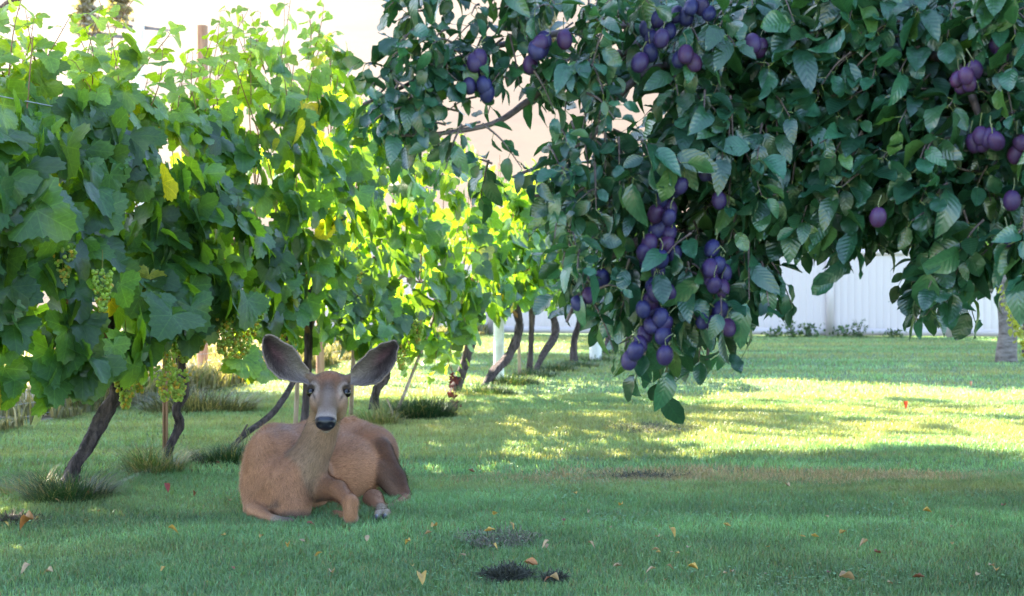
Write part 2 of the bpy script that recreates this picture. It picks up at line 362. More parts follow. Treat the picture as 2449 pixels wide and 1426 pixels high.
def vine_foliage(y0, y1, far, dens):
    mb = MB(); ln = (y1 - y0)
    def put(n, side, inner):
        y = rng.uniform(y0, y1, n); T = top_h(y); B = bot_h(y); t = rng.random(n) ** (1.12); z = B + (T - B) * t
        hw = .40 * np.sin(np.pi * np.clip(t * .80 + .13, 0, 1)) ** .7 + .07 * np.sin(y * 4 + z * 3) + .03 + (.14 + .10 * (y < 6.9)) * np.clip(1 - t * 2, 0, 1)
        hw = hw + .13 * noise2(y * 1.0, z * 1.3 + side * 5, 3.4, 61) + .06 * noise2(y, z, 8, 62)
        off = side * hw * (rng.uniform(.0, .75, n) if inner else rng.uniform(.82, 1.12, n))
        pos = np.column_stack([row_x(y), y, z]) + rside * off[:, None]
        # gaps: leaf shoots come in hanging swags
        sw = noise2(y * 1.2, z * 1.6 + side, 2.6, 50)
        keep = sw > (-.36 if not inner else -.5) - .35 * (t < .4)
        out = rside * side; k = len(pos)
        nr = nz(out + np.array([0, 0, .75]) + rng.normal(0, .58, (k, 3)))
        tp = nz(np.array([0, 0, -.95]) + out * .35 - rdir * side * .25 + rng.normal(0, .42, (k, 3)))
        sz = rng.normal(.195, .035, k).clip(.09, .28) * (1.1 if y0 < 8 else 1) * np.where(t > .85, .75, 1)
        cc = np.array([.046, .115, .038]) * rng.uniform(.5, 1.5, (k, 1)); young = np.clip((t - .7) * 1.6 + rng.normal(0, .2, k), 0, .9)[:, None]
        cc = cc * (1 - young) + young * np.array([.12, .22, .05])
        yl = rng.random(k) < .012; cc[yl] = [.24, .26, .05]
        s = keep
        instance(mb, GL_FAR if far else GL_NEAR, pos[s], tp[s], nr[s], sz[s], cc[s])
    put(int(ln * 165 * dens), 1, False); put(int(ln * 46 * dens), -1, False); put(int(ln * 26 * dens), 1, True); put(int(ln * 15 * dens), -1, True)
    return mb
def shoot(mb, mc, base, tipp, n, size, young=1.0, rad=.004):
    """upright shoot with alternate leaves: stalk into mc, leaves into mb"""
    base = np.asarray(base, float); tipp = np.asarray(tipp, float); ln = np.linalg.norm(tipp - base)
    path = np.array([base, base + (tipp - base) * .5 + rng.normal(0, .05, 3) * ln, tipp]); q = spline(path, n + 1)
    V, F = tube(np.column_stack([q, ])[:, :3], np.linspace(rad, rad * .4, n + 1), n=(n + 1) * 2, k=5); mc.add(V, F, (1, 1, 1))
    pos = q[1:]; k = len(pos); a = np.arange(k) * 2.6 + rng.uniform(0, 6)
    o = np.column_stack([np.cos(a), np.sin(a), a * 0 + .1])
    pet = pos + o * .05
    for j in range(k):
        V, F = tube(np.array([pos[j], pos[j] + o[j] * .025 + [0, 0, .012], pet[j]]), [.0018, .0015, .001], n=4, k=4); mc.add(V, F, (1.2, 1, .8))
    tp = nz(o + np.array([0, 0, -.5]) + rng.normal(0, .4, (k, 3))); nr = nz(np.array([0, -.5, .8]) + o * .5 + rng.normal(0, .4, (k, 3)))
    sz = size * np.linspace(1, .45, k) * rng.uniform(.8, 1.2, k)
    cc = (np.array([.13, .24, .055]) * young + np.array([.05, .14, .05]) * (1 - young)) * rng.uniform(.75, 1.2, (k, 1))
    instance(mb, GL_NEAR, pet, tp, nr, sz, cc)
def bunch(c, ln, rad, nb, br=.0085, lo_col=False):
    mb = MB(); t = rng.random(nb) ** .8; a = rng.uniform(0, 6.28, nb); rr = rad * (1 - .75 * t ** 1.3) * rng.uniform(.65, 1.05, nb)
    pos = np.asarray(c) + np.column_stack([np.cos(a) * rr, np.sin(a) * rr, -ln * t])
    cc = np.array([.30, .42, .09]) * rng.uniform(.75, 1.25, (nb, 1)); rp = rng.random(nb) < .18; cc[rp] = np.array([.50, .42, .08]) * rng.uniform(.8, 1.1, (rp.sum(), 1))
    r = br * rng.uniform(.8, 1.2, nb)
    V = pos[:, None] + BALL[None] * r[:, None, None]; F = BALLF[None] + (np.arange(nb) * len(BALL))[:, None, None]
    mb.add(V.reshape(-1, 3), F.reshape(-1, 3), np.repeat(cc, len(BALL), 0))
    V, F = tube(np.array([np.asarray(c) + [0, 0, .08], c, np.asarray(c) - [0, 0, ln * .8]]), [.002, .003, .001], n=8, k=5); mb.add(V, F, (.2, .22, .06))
    return mb
def grape_mat():
    m, nt, out = new_mat('grape'); L = nt.links.new; at = N(nt, 'ShaderNodeVertexColor', layer_name='Col')
    p = N(nt, 'ShaderNodeBsdfPrincipled', i_Roughness=.35); L(at.outputs[0], p.inputs['Base Color'])
    tr = N(nt, 'ShaderNodeBsdfTranslucent'); L(mixc(nt, 1.0, at.outputs[0], (2.2, 1.8, .9), 'MULTIPLY'), tr.inputs[0])
    mx = N(nt, 'ShaderNodeMixShader', i_0=.5); L(p.outputs[0], mx.inputs[1]); L(tr.outputs[0], mx.inputs[2]); L(mx.outputs[0], out.inputs[0]); return m
M_GRAPE = grape_mat()
def rel(y, up, side=0., dy=0.):
    return np.array([row_x(y + dy), y + dy, up]) + rside * side
VINES = [
    # base_y, trunk path [(dy, side, z)], radii, label
    (4.9, [(0, 0, -.03), (.02, .02, .4), (-.05, 0, .9), (0, 0, 1.3)], [.04, .035, .035, .025], 'nearest grape vine, only its leaves in view at the left edge'),
    (6.5, [(0, 0, -.03), (.04, .0, .10), (.13, .02, .20), (.27, .02, .36), (.31, .07, .47), (.27, .08, .60), (.29, .04, .78), (.2, 0, 1.4)], [.050, .036, .034, .040, .033, .040, .034, .022], 'grape vine with the thickest leaning dark trunk, first in view from the left'),
    (7.4, [(0, 0, -.03), (.01, .01, .1), (.07, .04, .22), (.05, .03, .32), (.10, .05, .45), (.07, .02, .75), (.0, 0, 1.3)], [.032, .023, .026, .022, .028, .024, .016], 'grape vine with a short reddish trunk and many hanging green grape bunches'),
    (8.0, [(-.22, .13, -.02), (.05, .14, .10), (.32, .22, .24), (.62, .22, .52), (.45, .12, .86), (.1, .0, 1.06), (0, 0, 1.3)], [.016, .016, .018, .017, .018, .02, .016], 'grape vine with a thin bowed trunk curving up behind the deer'),
    (9.15, [(0, 0, -.03), (.05, 0, .3), (.02, .03, .7), (.1, 0, 1.3)], [.03, .026, .025, .02], 'grape vine whose dark trunk rises right behind the deer head'),
    (10.4, [(0, 0, -.03), (.02, .02, .18), (.12, .06, .33), (.10, 0, .7), (.05, 0, 1.3)], [.04, .034, .042, .03, .02], 'grape vine with a stubby trunk just right of the deer ear'),
    (12.35, [(0, 0, -.03), (.05, .05, .15), (.12, .10, .35), (.16, .14, .7), (.1, 0, 1.3)], [.05, .05, .045, .045, .03], 'grape vine with a dark leaning trunk left of the white post'),
    (13.6, [(-.3, .0, -.03), (-.1, .06, .14), (.12, .16, .32), (.2, .24, .7), (.1, 0, 1.3)], [.045, .045, .045, .04, .03], 'grape vine with a trunk bowing around the white post'),
    (15.0, [(0, 0, -.03), (.02, .02, .3), (0, .04, .8), (0, 0, 1.3)], [.035, .032, .032, .03], 'grape vine with a thin upright trunk right of the white post'),
    (15.9, [(-.5, -.05, -.02), (-.2, .0, .22), (.1, .06, .45), (.15, 0, .8), (0, 0, 1.3)], [.03, .04, .045, .04, .03], 'grape vine with a forked slanting trunk far down the row'),
    (17.2, [(0, 0, -.03), (.03, 0, .3), (.0, .1, .7), (0, 0, 1.3)], [.05, .045, .04, .03], 'grape vine standing beside the pale grey post far down the row'),
    (19.4, [(-.2, 0, -.03), (0, 0, .3), (.2, .05, .7), (0, 0, 1.3)], [.04, .04, .04, .03], 'grape vine before last, near the far end of the row'),
    (21.0, [(-.2, 0, -.03), (0, 0, .3), (.2, .05, .7), (0, 0, 1.3)], [.04, .04, .04, .03], 'last grape vine at the far end of the row by the white fence'),
]
ys_ = [v[0] for v in VINES]; bounds = [3.9] + [(a + b) / 2 + .1 for a, b in zip(ys_[:-1], ys_[1:])] + [22.0]
BUNCHES = {6.5: [(150, 590, 5.95), (245, 640, 6.0), (130, 560, 6.1)],
           7.4: [(300, 900, 6.95), (335, 860, 7.05), (395, 870, 6.8), (425, 885, 6.9), (350, 740, 7.0), (375, 770, 7.0), (330, 820, 6.9), (405, 800, 6.9), (300, 800, 7.1), (440, 800, 7.2)],
           8.0: [(500, 740, 7.5), (530, 760, 7.4), (560, 740, 7.5), (585, 770, 7.5), (480, 760, 7.6), (550, 800, 7.45), (575, 810, 7.5), (610, 720, 7.6)],
           9.15: [(690, 800, 8.6), (850, 640, 9.3)], 10.4: [(930, 750, 10.2), (960, 820, 10.4), (1000, 760, 10.3)], 12.35: [(1100, 780, 11.7)]}
for vi, (by, path, rad, label) in enumerate(VINES):
    t = thing('grape_vine', (row_x(by), by, 0), label, 'grape vine', 'grape vines along the trellis row')
    far = by > 9.8
    pts = np.array([rel(by, z, s, dy) for dy, s, z in path])
    mb = MB(); tube_caps(mb, pts, rad, n=70, k=18, ridge=.20, nr=4, twist=6, rough=.05); 
    q = spline(np.column_stack([pts, rad]), 60)     # shreds of peeling bark
    for _ in range(70 if not far else 24):
        i = int(rng.integers(2, 44)); j = min(59, i + int(rng.integers(4, 12))); a = rng.uniform(0, 6.28); o = np.array([math.cos(a), math.sin(a), 0]); sg = q[i:j]
        rr = sg[:, 3:4] * (1.08 + .35 * rng.random() * np.linspace(0, 1, len(sg))[:, None] ** 2); c_ = sg[:, :3] + o * rr; sd_ = np.array([-o[1], o[0], 0]) * rng.uniform(.002, .006)
        V = np.vstack([c_ - sd_, c_ + sd_]); k = np.arange(len(sg) - 1); mb.add(V, np.stack([k, k + 1, k + 1 + len(sg), k + len(sg)], 1))
    mb.build('trunk', M_BARK, t)
    # arms along the wire and fruiting canes
    mc = MB(); y0, y1 = bounds[vi], bounds[vi + 1]
    for yy in (y0, y1):
        V, F = tube(np.array([pts[-2], rel((by + yy) / 2, 1.12, .02), rel(yy, 1.08, 0)]), [.02, .014, .008], n=16, k=7, ridge=.1); mc.add(V, F)
    for j in range(int((y1 - y0) * 7)):
        yy = rng.uniform(y0, y1); zt = float(top_h(np.array(yy))) - rng.uniform(-.05, .4); s = rng.uniform(-.25, .25)
        V, F = tube(np.array([rel(yy, 1.08, s * .2), rel(yy + rng.normal(0, .12), 1.6, s * 1.2), rel(yy + rng.normal(0, .25), zt, s)]), [.006, .005, .003], n=10, k=5); mc.add(V, F)
    fol = vine_foliage(y0, y1, far, 1.6 if by < 7 else 1.25 if not far else 1.12)
    if not far:
        for j in range(int((y1 - y0) * 7)):
            yy = rng.uniform(y0, y1); b = rel(yy, float(top_h(np.array(yy))) - .2, rng.uniform(-.2, .25)); shoot(fol, mc, b, b + [rng.normal(0, .1), rng.normal(0, .1), rng.uniform(.25, .55)], 6, .15, .9)
    if far: # a few tips above the top
        for j in range(int((y1 - y0) * 3)):
            yy = rng.uniform(y0, y1); b = rel(yy, float(top_h(np.array(yy))) - .15, rng.uniform(-.15, .2)); shoot(fol, mc, b, b + [rng.normal(0, .06), rng.normal(0, .06), rng.uniform(.15, .32)], 5, .11)
    if 6.3 < by < 9.5:
        for (a, b_, D) in {6.5: [((20, 210), (10, 10), 6.0), ((110, 220), (60, 20), 6.2), ((250, 330), (180, 150), 6.3)],
                           7.4: [((250, 300), (290, 90), 6.6), ((330, 320), (390, 110), 6.7), ((420, 320), (450, 130), 7.0), ((300, 330), (215, -60), 6.9), ((330, 170), (420, 60), 7.2), ((420, 330), (520, 60), 7.4), ((270, 260), (330, -20), 7.1)],
                           8.0: [((470, 320), (500, 120), 7.5), ((520, 300), (545, 60), 7.7), ((500, 300), (560, 90), 7.9), ((640, 280), (700, -40), 8.3), ((560, 260), (640, 60), 8.1), ((600, 250), (600, 70), 8.0)],
                           9.15: [((700, 250), (680, -10), 8.9), ((720, 330), (770, 90), 9.0), ((760, 260), (740, 30), 9.2), ((800, 260), (810, 110), 9.4)]}[by]:
            shoot(fol, mc, P(a[0], a[1], D), P(b_[0], b_[1], D), 8, .17, .9)
    if by == 10.4:   # low shoots right of the deer hanging to the grass
        for (px, py, D) in ((1000, 780, 10.2), (1050, 800, 10.5), (1080, 790, 10.8), (1110, 760, 11)):
            b = P(px, py, D); shoot(fol, mc, b, b + [rng.normal(0, .06), 0, -.38], 6, .2, .7)
    if by == 8.0:
        for (px, py, D) in ((560, 850, 7.2), (630, 860, 7.3), (600, 820, 7.3)):
            b = P(px, py, D); shoot(fol, mc, b, b + [rng.normal(0, .06), 0, -.10], 4, .2, .7)
    mc.build('cane', M_CANE, t)
    fol.build('foliage', M_VINE, t)
    for (px, py, D) in BUNCHES.get(by, []):
        ln = rng.uniform(.15, .22); bunch(P(px, py, D - .28), ln, rng.uniform(.052, .07), int(rng.uniform(120, 160))).build('grape_bunch', M_GRAPE, t)
    if by == 10.4:   # red autumn leaves hanging low
        rb = MB(); k = 34; q = np.array([P(1085 + rng.normal(0, 9), rng.uniform(890, 985), 10.5 + rng.normal(0, .08)) for _ in range(k)])
        instance(rb, GL_FAR, q, rng.normal(0, .5, (k, 3)) + [0, 0, -1], rng.normal(0, .6, (k, 3)) + [0, -1, .3], rng.uniform(.03, .055, k), np.array([.16, .025, .02]) * rng.uniform(.6, 1.2, (k, 1)))
        V, F = tube(np.array([P(1070, 860, 10.5), P(1090, 920, 10.5), P(1080, 985, 10.5)]), [.003] * 3, n=8, k=4); rb.add(V, F, (.2, .05, .04))
        tag(rb.build('leaf_spray', M_FALLEN, t), 'hanging spray of red autumn leaves')

# ------------------------------------------------------------------ posts, stakes, wires
def post(name, pts, rad, mat, label, cat, group=None, k=10, ridge=.03, loc=None):
    mb = MB(); tube_caps(mb, pts, rad, k=k, n=14, ridge=ridge, rough=.01); o = mb.build(name, mat); return tag(o, label, cat, group)
post('wooden_post', [G(484, 882), P(484, 400, 16), P(484, 62, 16)], [.07] * 3, M_WOOD, 'reddish wooden trellis post whose top stands clear above the leaves', 'post', 'trellis posts')
post('wooden_post', [G(332, 882), P(332, 60, 16)], [.07] * 2, M_PALE, 'faded trellis post half hidden by pale leaves, left of the reddish post', 'post', 'trellis posts')
post('wooden_post', [G(766, 895), P(766, 215, 15)], [.05] * 2, M_WOOD, 'trellis post poking out of the vines above the deer', 'post', 'trellis posts')
b = G(1193, 912); post('white_post', [b, b + [0, 0, .8], b + [0, 0, 1.6]], [.058] * 3, M_PALE, 'thick white post standing between two leaning vine trunks', 'post', 'trellis posts', k=14)
b = G(1424, 862); post('grey_post', [b, b + [.02, 0, .8], b + [.02, 0, 1.5]], [.09, .075, .07], M_PALE, 'pale grey post far down the vine row near the fence', 'post', 'trellis posts', k=12)
b = G(395, 1082); mb = MB()
for dx in (-.011, .011): box(mb, (b[0] + dx - .005, b[1] - .005, -.05), (b[0] + dx + .005, b[1] + .005, 1.3), (.6, .5, .45))
box(mb, (b[0] - .016, b[1] + .0051, -.05), (b[0] + .016, b[1] + .009, 1.3), (.35, .3, .3)); tag(mb.build('metal_stake', M_WOOD, smooth=False), 'slim brown stake beside the grape laden trunk', 'stake', 'vine stakes')
post('bamboo_stake', [G(944, 1000), P(1015, 820, 10.4), P(1050, 720, 10.6)], [.014] * 3, M_BAMBOO, 'bamboo stake leaning over the dark grass clump right of the deer', 'stake', 'vine stakes', k=7)
post('bamboo_stake', [G(835, 1005) + [0, .1, 0], P(845, 860, 9.7), P(862, 640, 9.7)], [.018] * 3, M_BAMBOO, 'upright bamboo stake rising behind the deer head beside a dark trunk', 'stake', 'vine stakes', k=7)
post('wooden_stake', [G(706, 1034), P(712, 900, 9.0)], [.017] * 2, M_BAMBOO, 'grey stake rising behind the deer back left of its neck', 'stake', 'vine stakes', k=7)
post('wooden_stake', [G(1243, 900), P(1240, 780, 14.6)], [.02] * 2, M_BAMBOO, 'thin stake between the white post and an upright trunk', 'stake', 'vine stakes', k=7)
post('broken_stick', [P(926, 955, 10.0), G(947, 1006)], [.008, .010], M_BAMBOO, 'short pale broken stick leaning against the stubby trunk', 'stick', k=6)
post('dead_branch', [G(560, 1085), P(575, 1045, 7.9), P(592, 1015, 7.9)], [.010, .008, .005], M_BARK, 'short dead branch poking up from the grass clump behind the deer', 'branch', k=6)
for z, s, lab in ((1.08, .02, 'lowest trellis wire that carries the vine arms'), (1.42, .30, 'middle trellis wire with a twisted joint showing between leaves'), (1.92, .2, 'top trellis wire seen between upper leaves')):
    mb = MB(); V, F = tube(np.array([rel(y, z + .01 * math.sin(y * 2), s) for y in np.linspace(4, 21.5, 14)]), .0028, n=60, k=5); mb.add(V, F)
    if z > 1.2 and z < 1.5:
        c = rel(7.95, z + .0, s); a = np.linspace(0, 30, 60); V, F = tube(np.column_stack([c[0] + rdir[0] * (a * .0028 - .04) + np.cos(a) * .006, c[1] + rdir[1] * (a * .0028 - .04), c[2] + np.sin(a) * .007]), .0022, n=120, k=4); mb.add(V, F)
        V, F = tube(np.array([c, c + [.0, -.03, -.05], c + [-.02, -.05, -.11]]), .002, n=8, k=4); mb.add(V, F)
    tag(mb.build('trellis_wire', M_METAL), lab, 'wire', 'trellis wires')

# wire fence beyond the lawn on the left
t = thing('wire_fence', (edge_x(12.), 12., 0), 'low wire mesh fence along the dry field beyond the vines', 'fence')
mb = MB()
def fx(y): return edge_x(y) - .05
for z in np.arange(.06, 1.0, .10):
    V, F = tube(np.array([[fx(y), y, z] for y in (6., 10, 14, 20, 27)]), .0016, n=20, k=3); mb.add(V, F)
yy = np.arange(6, 27, .10)
for y in yy:
    x = fx(y); r = .0014
    mb.add([[x, y - r, .02], [x, y + r, .02], [x, y + r, .98], [x, y - r, .98], [x + r, y, .02], [x + r, y, .98]], [[0, 1, 2, 3]])
mb.build('mesh_panel', M_METAL, t)
for y in (6.2, 8.6, 11, 13.6, 16.4, 19.5, 23):
    mb = MB(); tube_caps(mb, [[fx(y) - .02, y, -.1], [fx(y) - .02, y, 1.08]], [.02, .02], k=6, n=3); mb.build('post', M_WOOD, t)

# ------------------------------------------------------------------ white panel fence
def vinyl():
    m, nt, out = new_mat('white_vinyl'); L = nt.links.new; at = N(nt, 'ShaderNodeVertexColor', layer_name='Col')
    tc = N(nt, 'ShaderNodeTexCoord'); sp = N(nt, 'ShaderNodeSeparateXYZ'); L(tc.outputs['Object'], sp.inputs[0])
    no = N(nt, 'ShaderNodeTexNoise', i_Scale=2.2, i_Detail=7.0); L(tc.outputs['Object'], no.inputs['Vector'])
    # mud splash low down with an uneven upper limit
    lim = mathn(nt, 'MULTIPLY', no.outputs[0], .42); f = N(nt, 'ShaderNodeMapRange'); L(mathn(nt, 'SUBTRACT', lim, sp.outputs[2]), f.inputs[0]); f.inputs[1].default_value = -.08; f.inputs[2].default_value = .25
    col = mixc(nt, mathn(nt, 'MULTIPLY', f.outputs[0], .6), (.60, .515, .51), (.42, .35, .30))
    col = mixc(nt, 1.0, col, at.outputs[0], 'MULTIPLY')
    p = N(nt, 'ShaderNodeBsdfPrincipled', i_Roughness=.45); L(col, p.inputs[0]); L(p.outputs[0], out.inputs[0]); return m
M_VINYL = vinyl()
FA = G(1340, 800); FB = G(2449, 808.5); fd = nz(FB - FA); fn = np.array([-fd[1], fd[0], 0.])
def fpt(s, o=0., z=0.): return G(1985, 805.5) * [1, 1, 0] + fd * s + fn * o + np.array([0, 0, z])
Mf = (np.column_stack([fd, fn, [0, 0, 1.]]), fpt(0))
t = thing('white_fence', fpt(0), 'tall white panelled fence closing off the far end of the lawn', 'fence')
SP = 2.4
for i in range(-6, 6):
    s0, s1 = i * SP + .065, (i + 1) * SP - .065; n = 16; wv = (s1 - s0) / n; mb = MB()
    for j in range(n):    # tongue and groove boards
        a = s0 + j * wv; V = []; prof = [(0, .005), (.007, 0), (wv - .007, 0), (wv, .005)]
        for z in (.12, 1.72): V += [[a + u, v, z] for u, v in prof]
        mb.add(np.array(V) @ Mf[0].T + Mf[1], [[0, 1, 5, 4], [1, 2, 6, 5], [2, 3, 7, 6]])
    box(mb, (s0, .0101, .12), (s1, .04, 1.72), M=Mf)
    mb.build('panel', M_VINYL, t, smooth=False)
    for z0, z1, nm in ((.03, .17, 'bottom_rail'), (1.69, 1.84, 'top_rail')):
        mb = MB(); box(mb, (s0 - .01, -.022, z0), (s1 + .01, .062, z1), M=Mf); mb.build('rail', M_VINYL, t, smooth=False)
for i in range(-6, 7):
    mb = MB(); s = i * SP; hw = .075
    box(mb, (s - hw, -.055, 0), (s + hw, .095, 1.90), M=Mf)
    V = np.array([[s - hw - .02, -.075, 1.901], [s + hw + .02, -.075, 1.901], [s + hw + .02, .115, 1.901], [s - hw - .02, .115, 1.901], [s - hw - .02, -.075, 1.93], [s + hw + .02, -.075, 1.93], [s + hw + .02, .115, 1.93], [s - hw - .02, .115, 1.93], [s, .02, 2.0]])
    mb.add(V @ Mf[0].T + Mf[1], [[0, 1, 5, 4], [1, 2, 6, 5], [2, 3, 7, 6], [3, 0, 4, 7], [0, 3, 2, 1]]); mb.add(V @ Mf[0].T + Mf[1], [[4, 5, 8], [5, 6, 8], [6, 7, 8], [7, 4, 8]])
    mb.build('post', M_VINYL, t, smooth=False)

# ------------------------------------------------------------------ leafy crowns
def crown_leaves(mb, c, r, n, size, base, tmpl=None, clumps=26, lower=.5, var=.35):
    """leaf clumps spread through an ellipsoid; gaps between the clumps"""
    c = np.asarray(c, float); r = np.asarray(r, float)
    d = nz(rng.normal(size=(clumps, 3))); d[:, 2] = np.where(d[:, 2] < 0, d[:, 2] * lower * 2, d[:, 2])
    cc = c + d * r * rng.uniform(.45, .92, (clumps, 1)); cr = r.mean() * rng.uniform(.22, .42, clumps)
    w_ = rng.integers(0, clumps, n); q = nz(rng.normal(size=(n, 3))); pos = cc[w_] + q * (cr[w_] * rng.uniform(.3, 1.0, n) ** .5)[:, None]
    nr = nz(q + np.array([0, 0, .5]) + rng.normal(0, .5, (n, 3))); tp = nz(rng.normal(0, .6, (n, 3)) + np.array([0, 0, -.6]) + q * .4)
    tint = rng.uniform(1 - var, 1 + var, clumps)[w_][:, None]
    instance(mb, tmpl or OVFAR, pos, tp, nr, size * rng.uniform(.7, 1.3, n), np.array(base) * tint * rng.uniform(.7, 1.3, (n, 1)))
    return cc
def tree(name, base, h, r, n, size, col, label, cat, group=None, trunk_r=.12, clumps=26, tmpl=None, lower=.5, crown_c=None, trunk_mat=None, trunk_pts=None, var=.35):
    base = np.asarray(base, float); t = thing(name, base, label, cat, group); c = base + np.array([0, 0, h]) if crown_c is None else np.asarray(crown_c, float)
    mb = MB(); cr = MB(); cc = crown_leaves(cr, c, r, n, size, col, tmpl, clumps, lower, var)
    tp = trunk_pts if trunk_pts is not None else [base + [0, 0, -.05], base + [.03, 0, h * .4], c - [0, 0, r[2] * .2]]
    tube_caps(mb, tp, np.linspace(trunk_r, trunk_r * .45, len(tp)), k=12, n=22, ridge=.05, nr=5, rough=.012); st = np.asarray(tp[-1])
    for q in cc[::max(1, clumps // 9)]:
        V, F = tube(np.array([tp[-2] * .35 + st * .65, (st + q) / 2 + rng.normal(0, .08, 3), q]), [trunk_r * .38, trunk_r * .22, trunk_r * .07], n=9, k=6); mb.add(V, F)
    mb.build('trunk', trunk_mat or M_BARK, t); cr.build('crown', M_TREEL, t); return t
# broad shrubs behind the white fence and beyond the row
SHR = [(1000, 30.5, 2.2, (.10, .17, .04)), (1130, 31, 2.8, (.15, .22, .04)), (1290, 30.5, 2.5, (.17, .24, .05)), (1440, 31, 2.1, (.20, .26, .05)), (1600, 30, 2.3, (.12, .19, .04)), (1800, 30, 2.2, (.22, .26, .05)), (2010, 30.5, 2.1, (.26, .30, .06)), (2230, 31, 2.3, (.12, .19, .05)), (2420, 30, 2.6, (.07, .14, .04))]
SHL = ['farthest left shrub behind the white fence', 'tall shrub just over the end of the vine row', 'sunlit shrub behind the fence under the plum branch tips', 'pale yellow green shrub left of the hanging plums', 'shrub directly behind the hanging plums', 'bright shrub showing over the fence left of its white post', 'yellowest shrub, showing over the fence right of its white post', 'shrub over the fence left of the pale trunk', 'dark shrub over the fence behind the pale trunk']
for (px, D, h, col), lab in zip(SHR, SHL):
    x = (px - PW / 2) * D / FP; tree('shrub', (x, D, 0), h * .62, (1.3, .9, h * .45), 1900, .13, col, lab, 'shrub', 'shrubs behind the white fence', .05, 22)
# conifers on the hill, distance haze put into their pale leaf colour
for px, D, h, lab in ((205, 112, 5.2, 'haze-paled conifer on the pale hill, left one of the pair'), (283, 118, 5.8, 'haze-paled conifer on the pale hill, right one of the pair'), (1310, 100, 4, 'small tree on the pale hill seen through the plum leaves')):
    x = (px - PW / 2) * D / FP; z = hill_z(x, D); t = thing('pine_tree', (x, D, z), lab, 'tree', 'trees on the hill')
    mb = MB(); tube_caps(mb, [(x, D, z - .3), (x, D, z + h * .5), (x, D, z + h)], [.22, .13, .03], k=7); mb.build('trunk', M_BARK, t)
    mb = MB(); n = 2600; q = rng.random(n) ** .7; a = rng.uniform(0, 6.28, n); rr = (1 - q) * h * .24 * (.55 + .45 * np.sin(q * 34)) * rng.uniform(.4, 1.1, n)
    pos = np.column_stack([x + np.cos(a) * rr, D + np.sin(a) * rr, z + h * (.08 + .92 * q)]); instance(mb, OVFAR, pos, np.column_stack([np.cos(a), np.sin(a), -.35 + a * 0]) + rng.normal(0, .3, (n, 3)), rng.normal(0, .5, (n, 3)) + [0, 0, 1], rng.uniform(.3, .6, n), np.array([.32, .29, .25]) * rng.uniform(.7, 1.3, (n, 1)))
    mb.build('crown', M_TREEL, t)
# pale trunk at the right: young tree on the lawn
b = G(2406, 866)
M_PBARK = rough_mat('pale_bark', (.07, .052, .045), (.26, .225, .21), 7, .8, .8, .02, (1, 1, 3))
t = tree('orchard_tree', b, 2.6, (1.9, 1.6, 1.0), 7000, .10, (.045, .12, .035), 'tree with a smooth pale grey trunk on the lawn at the right edge', 'tree', None, .16, 30, crown_c=b + [.5, .3, 3.1], trunk_mat=M_PBARK,
         trunk_pts=[b + [0, 0, -.05], b + [.0, 0, .10], b + [.03, 0, .45], b + [-.02, 0, 1.1], b + [.05, 0, 1.7], b + [.2, .1, 2.4]])
sp_ = MB(); sc_ = MB()
for (p0, p1) in (((2470, 860), (2385, 700)), ((2470, 860), (2410, 735))):
    a, c = P(*p0, 16.5), P(*p1, 16.3); q = spline([a, (a + c) / 2 + [.03, 0, -.04], c], 12); V, F = tube(q, .009, n=14, k=5); sc_.add(V, F, (1, 1, 1))
    n = 60; w_ = rng.integers(0, 12, n); instance(sp_, OVFAR, q[w_] + rng.normal(0, .035, (n, 3)), rng.normal(0, 1, (n, 3)), rng.normal(0, 1, (n, 3)), rng.uniform(.07, .11, n), np.array([.30, .32, .06]) * rng.uniform(.7, 1.2, (n, 1)))  # sunlit yellow put into the low shoot's leaf colour
sp_.build('low_shoot', M_TREEL, t)
# dark older trunk right behind it
b = G(2475, 846); tree('old_tree', b, 3.2, (1.8, 1.6, 1.2), 4000, .11, (.04, .10, .03), 'dark trunk half cut by the right frame edge behind the pale trunk', 'tree', None, .2, 24, crown_c=b + [.8, .6, 3.6])
# tall trees added out of frame left of the row to shade the lawn
SHADE = [((-5.75, 10.25, 9.0), (-7.0, 10.6), (3.25, 3.0, 1.3), 24000), ((-4.8, 12.5, 9.0), (-7.6, 12.7), (2.7, 1.1, 1.1), 9000), ((-11.1, 15.6, 9.0), (-12.0, 15.6), (2.1, 3.2, 1.6), 12000), ((-6.9, 25.8, 13.), (-12.2, 25.), (5.2, 3.8, 2.6), 34000), ((-5.2, 16.3, 9.2), (-10.4, 16.6), (3.8, 1.3, 1.0), 220), ((-6.4, 31.5, 13.), (-14.5, 31.), (5.0, 3.6, 2.6), 22000)]
for i, (cc_, (x, y), r, n_) in enumerate(SHADE):
    tree('added_shade_tree', (x, y, 0), cc_[2], r, n_, .30, (.05, .11, .035), ['added unseen shade tree beyond the vines, nearest of them', 'added unseen leaning shade tree beyond the vines, second nearest', 'added unseen shade tree standing deep in the dry field', 'added unseen broad shade tree beyond the wire fence', 'added unseen thin crowned shade tree beyond the wire fence', 'farthest added unseen shade tree beyond the wire fence'][i], 'tree', 'added shade trees beyond the vines, out of view', .2, 40, crown_c=cc_, trunk_pts=[np.array([x, y, -.05]), np.array([x, y, 3.5]), np.array([x + .05, y, 6.3]), np.array(cc_) - [0, 0, .3]])

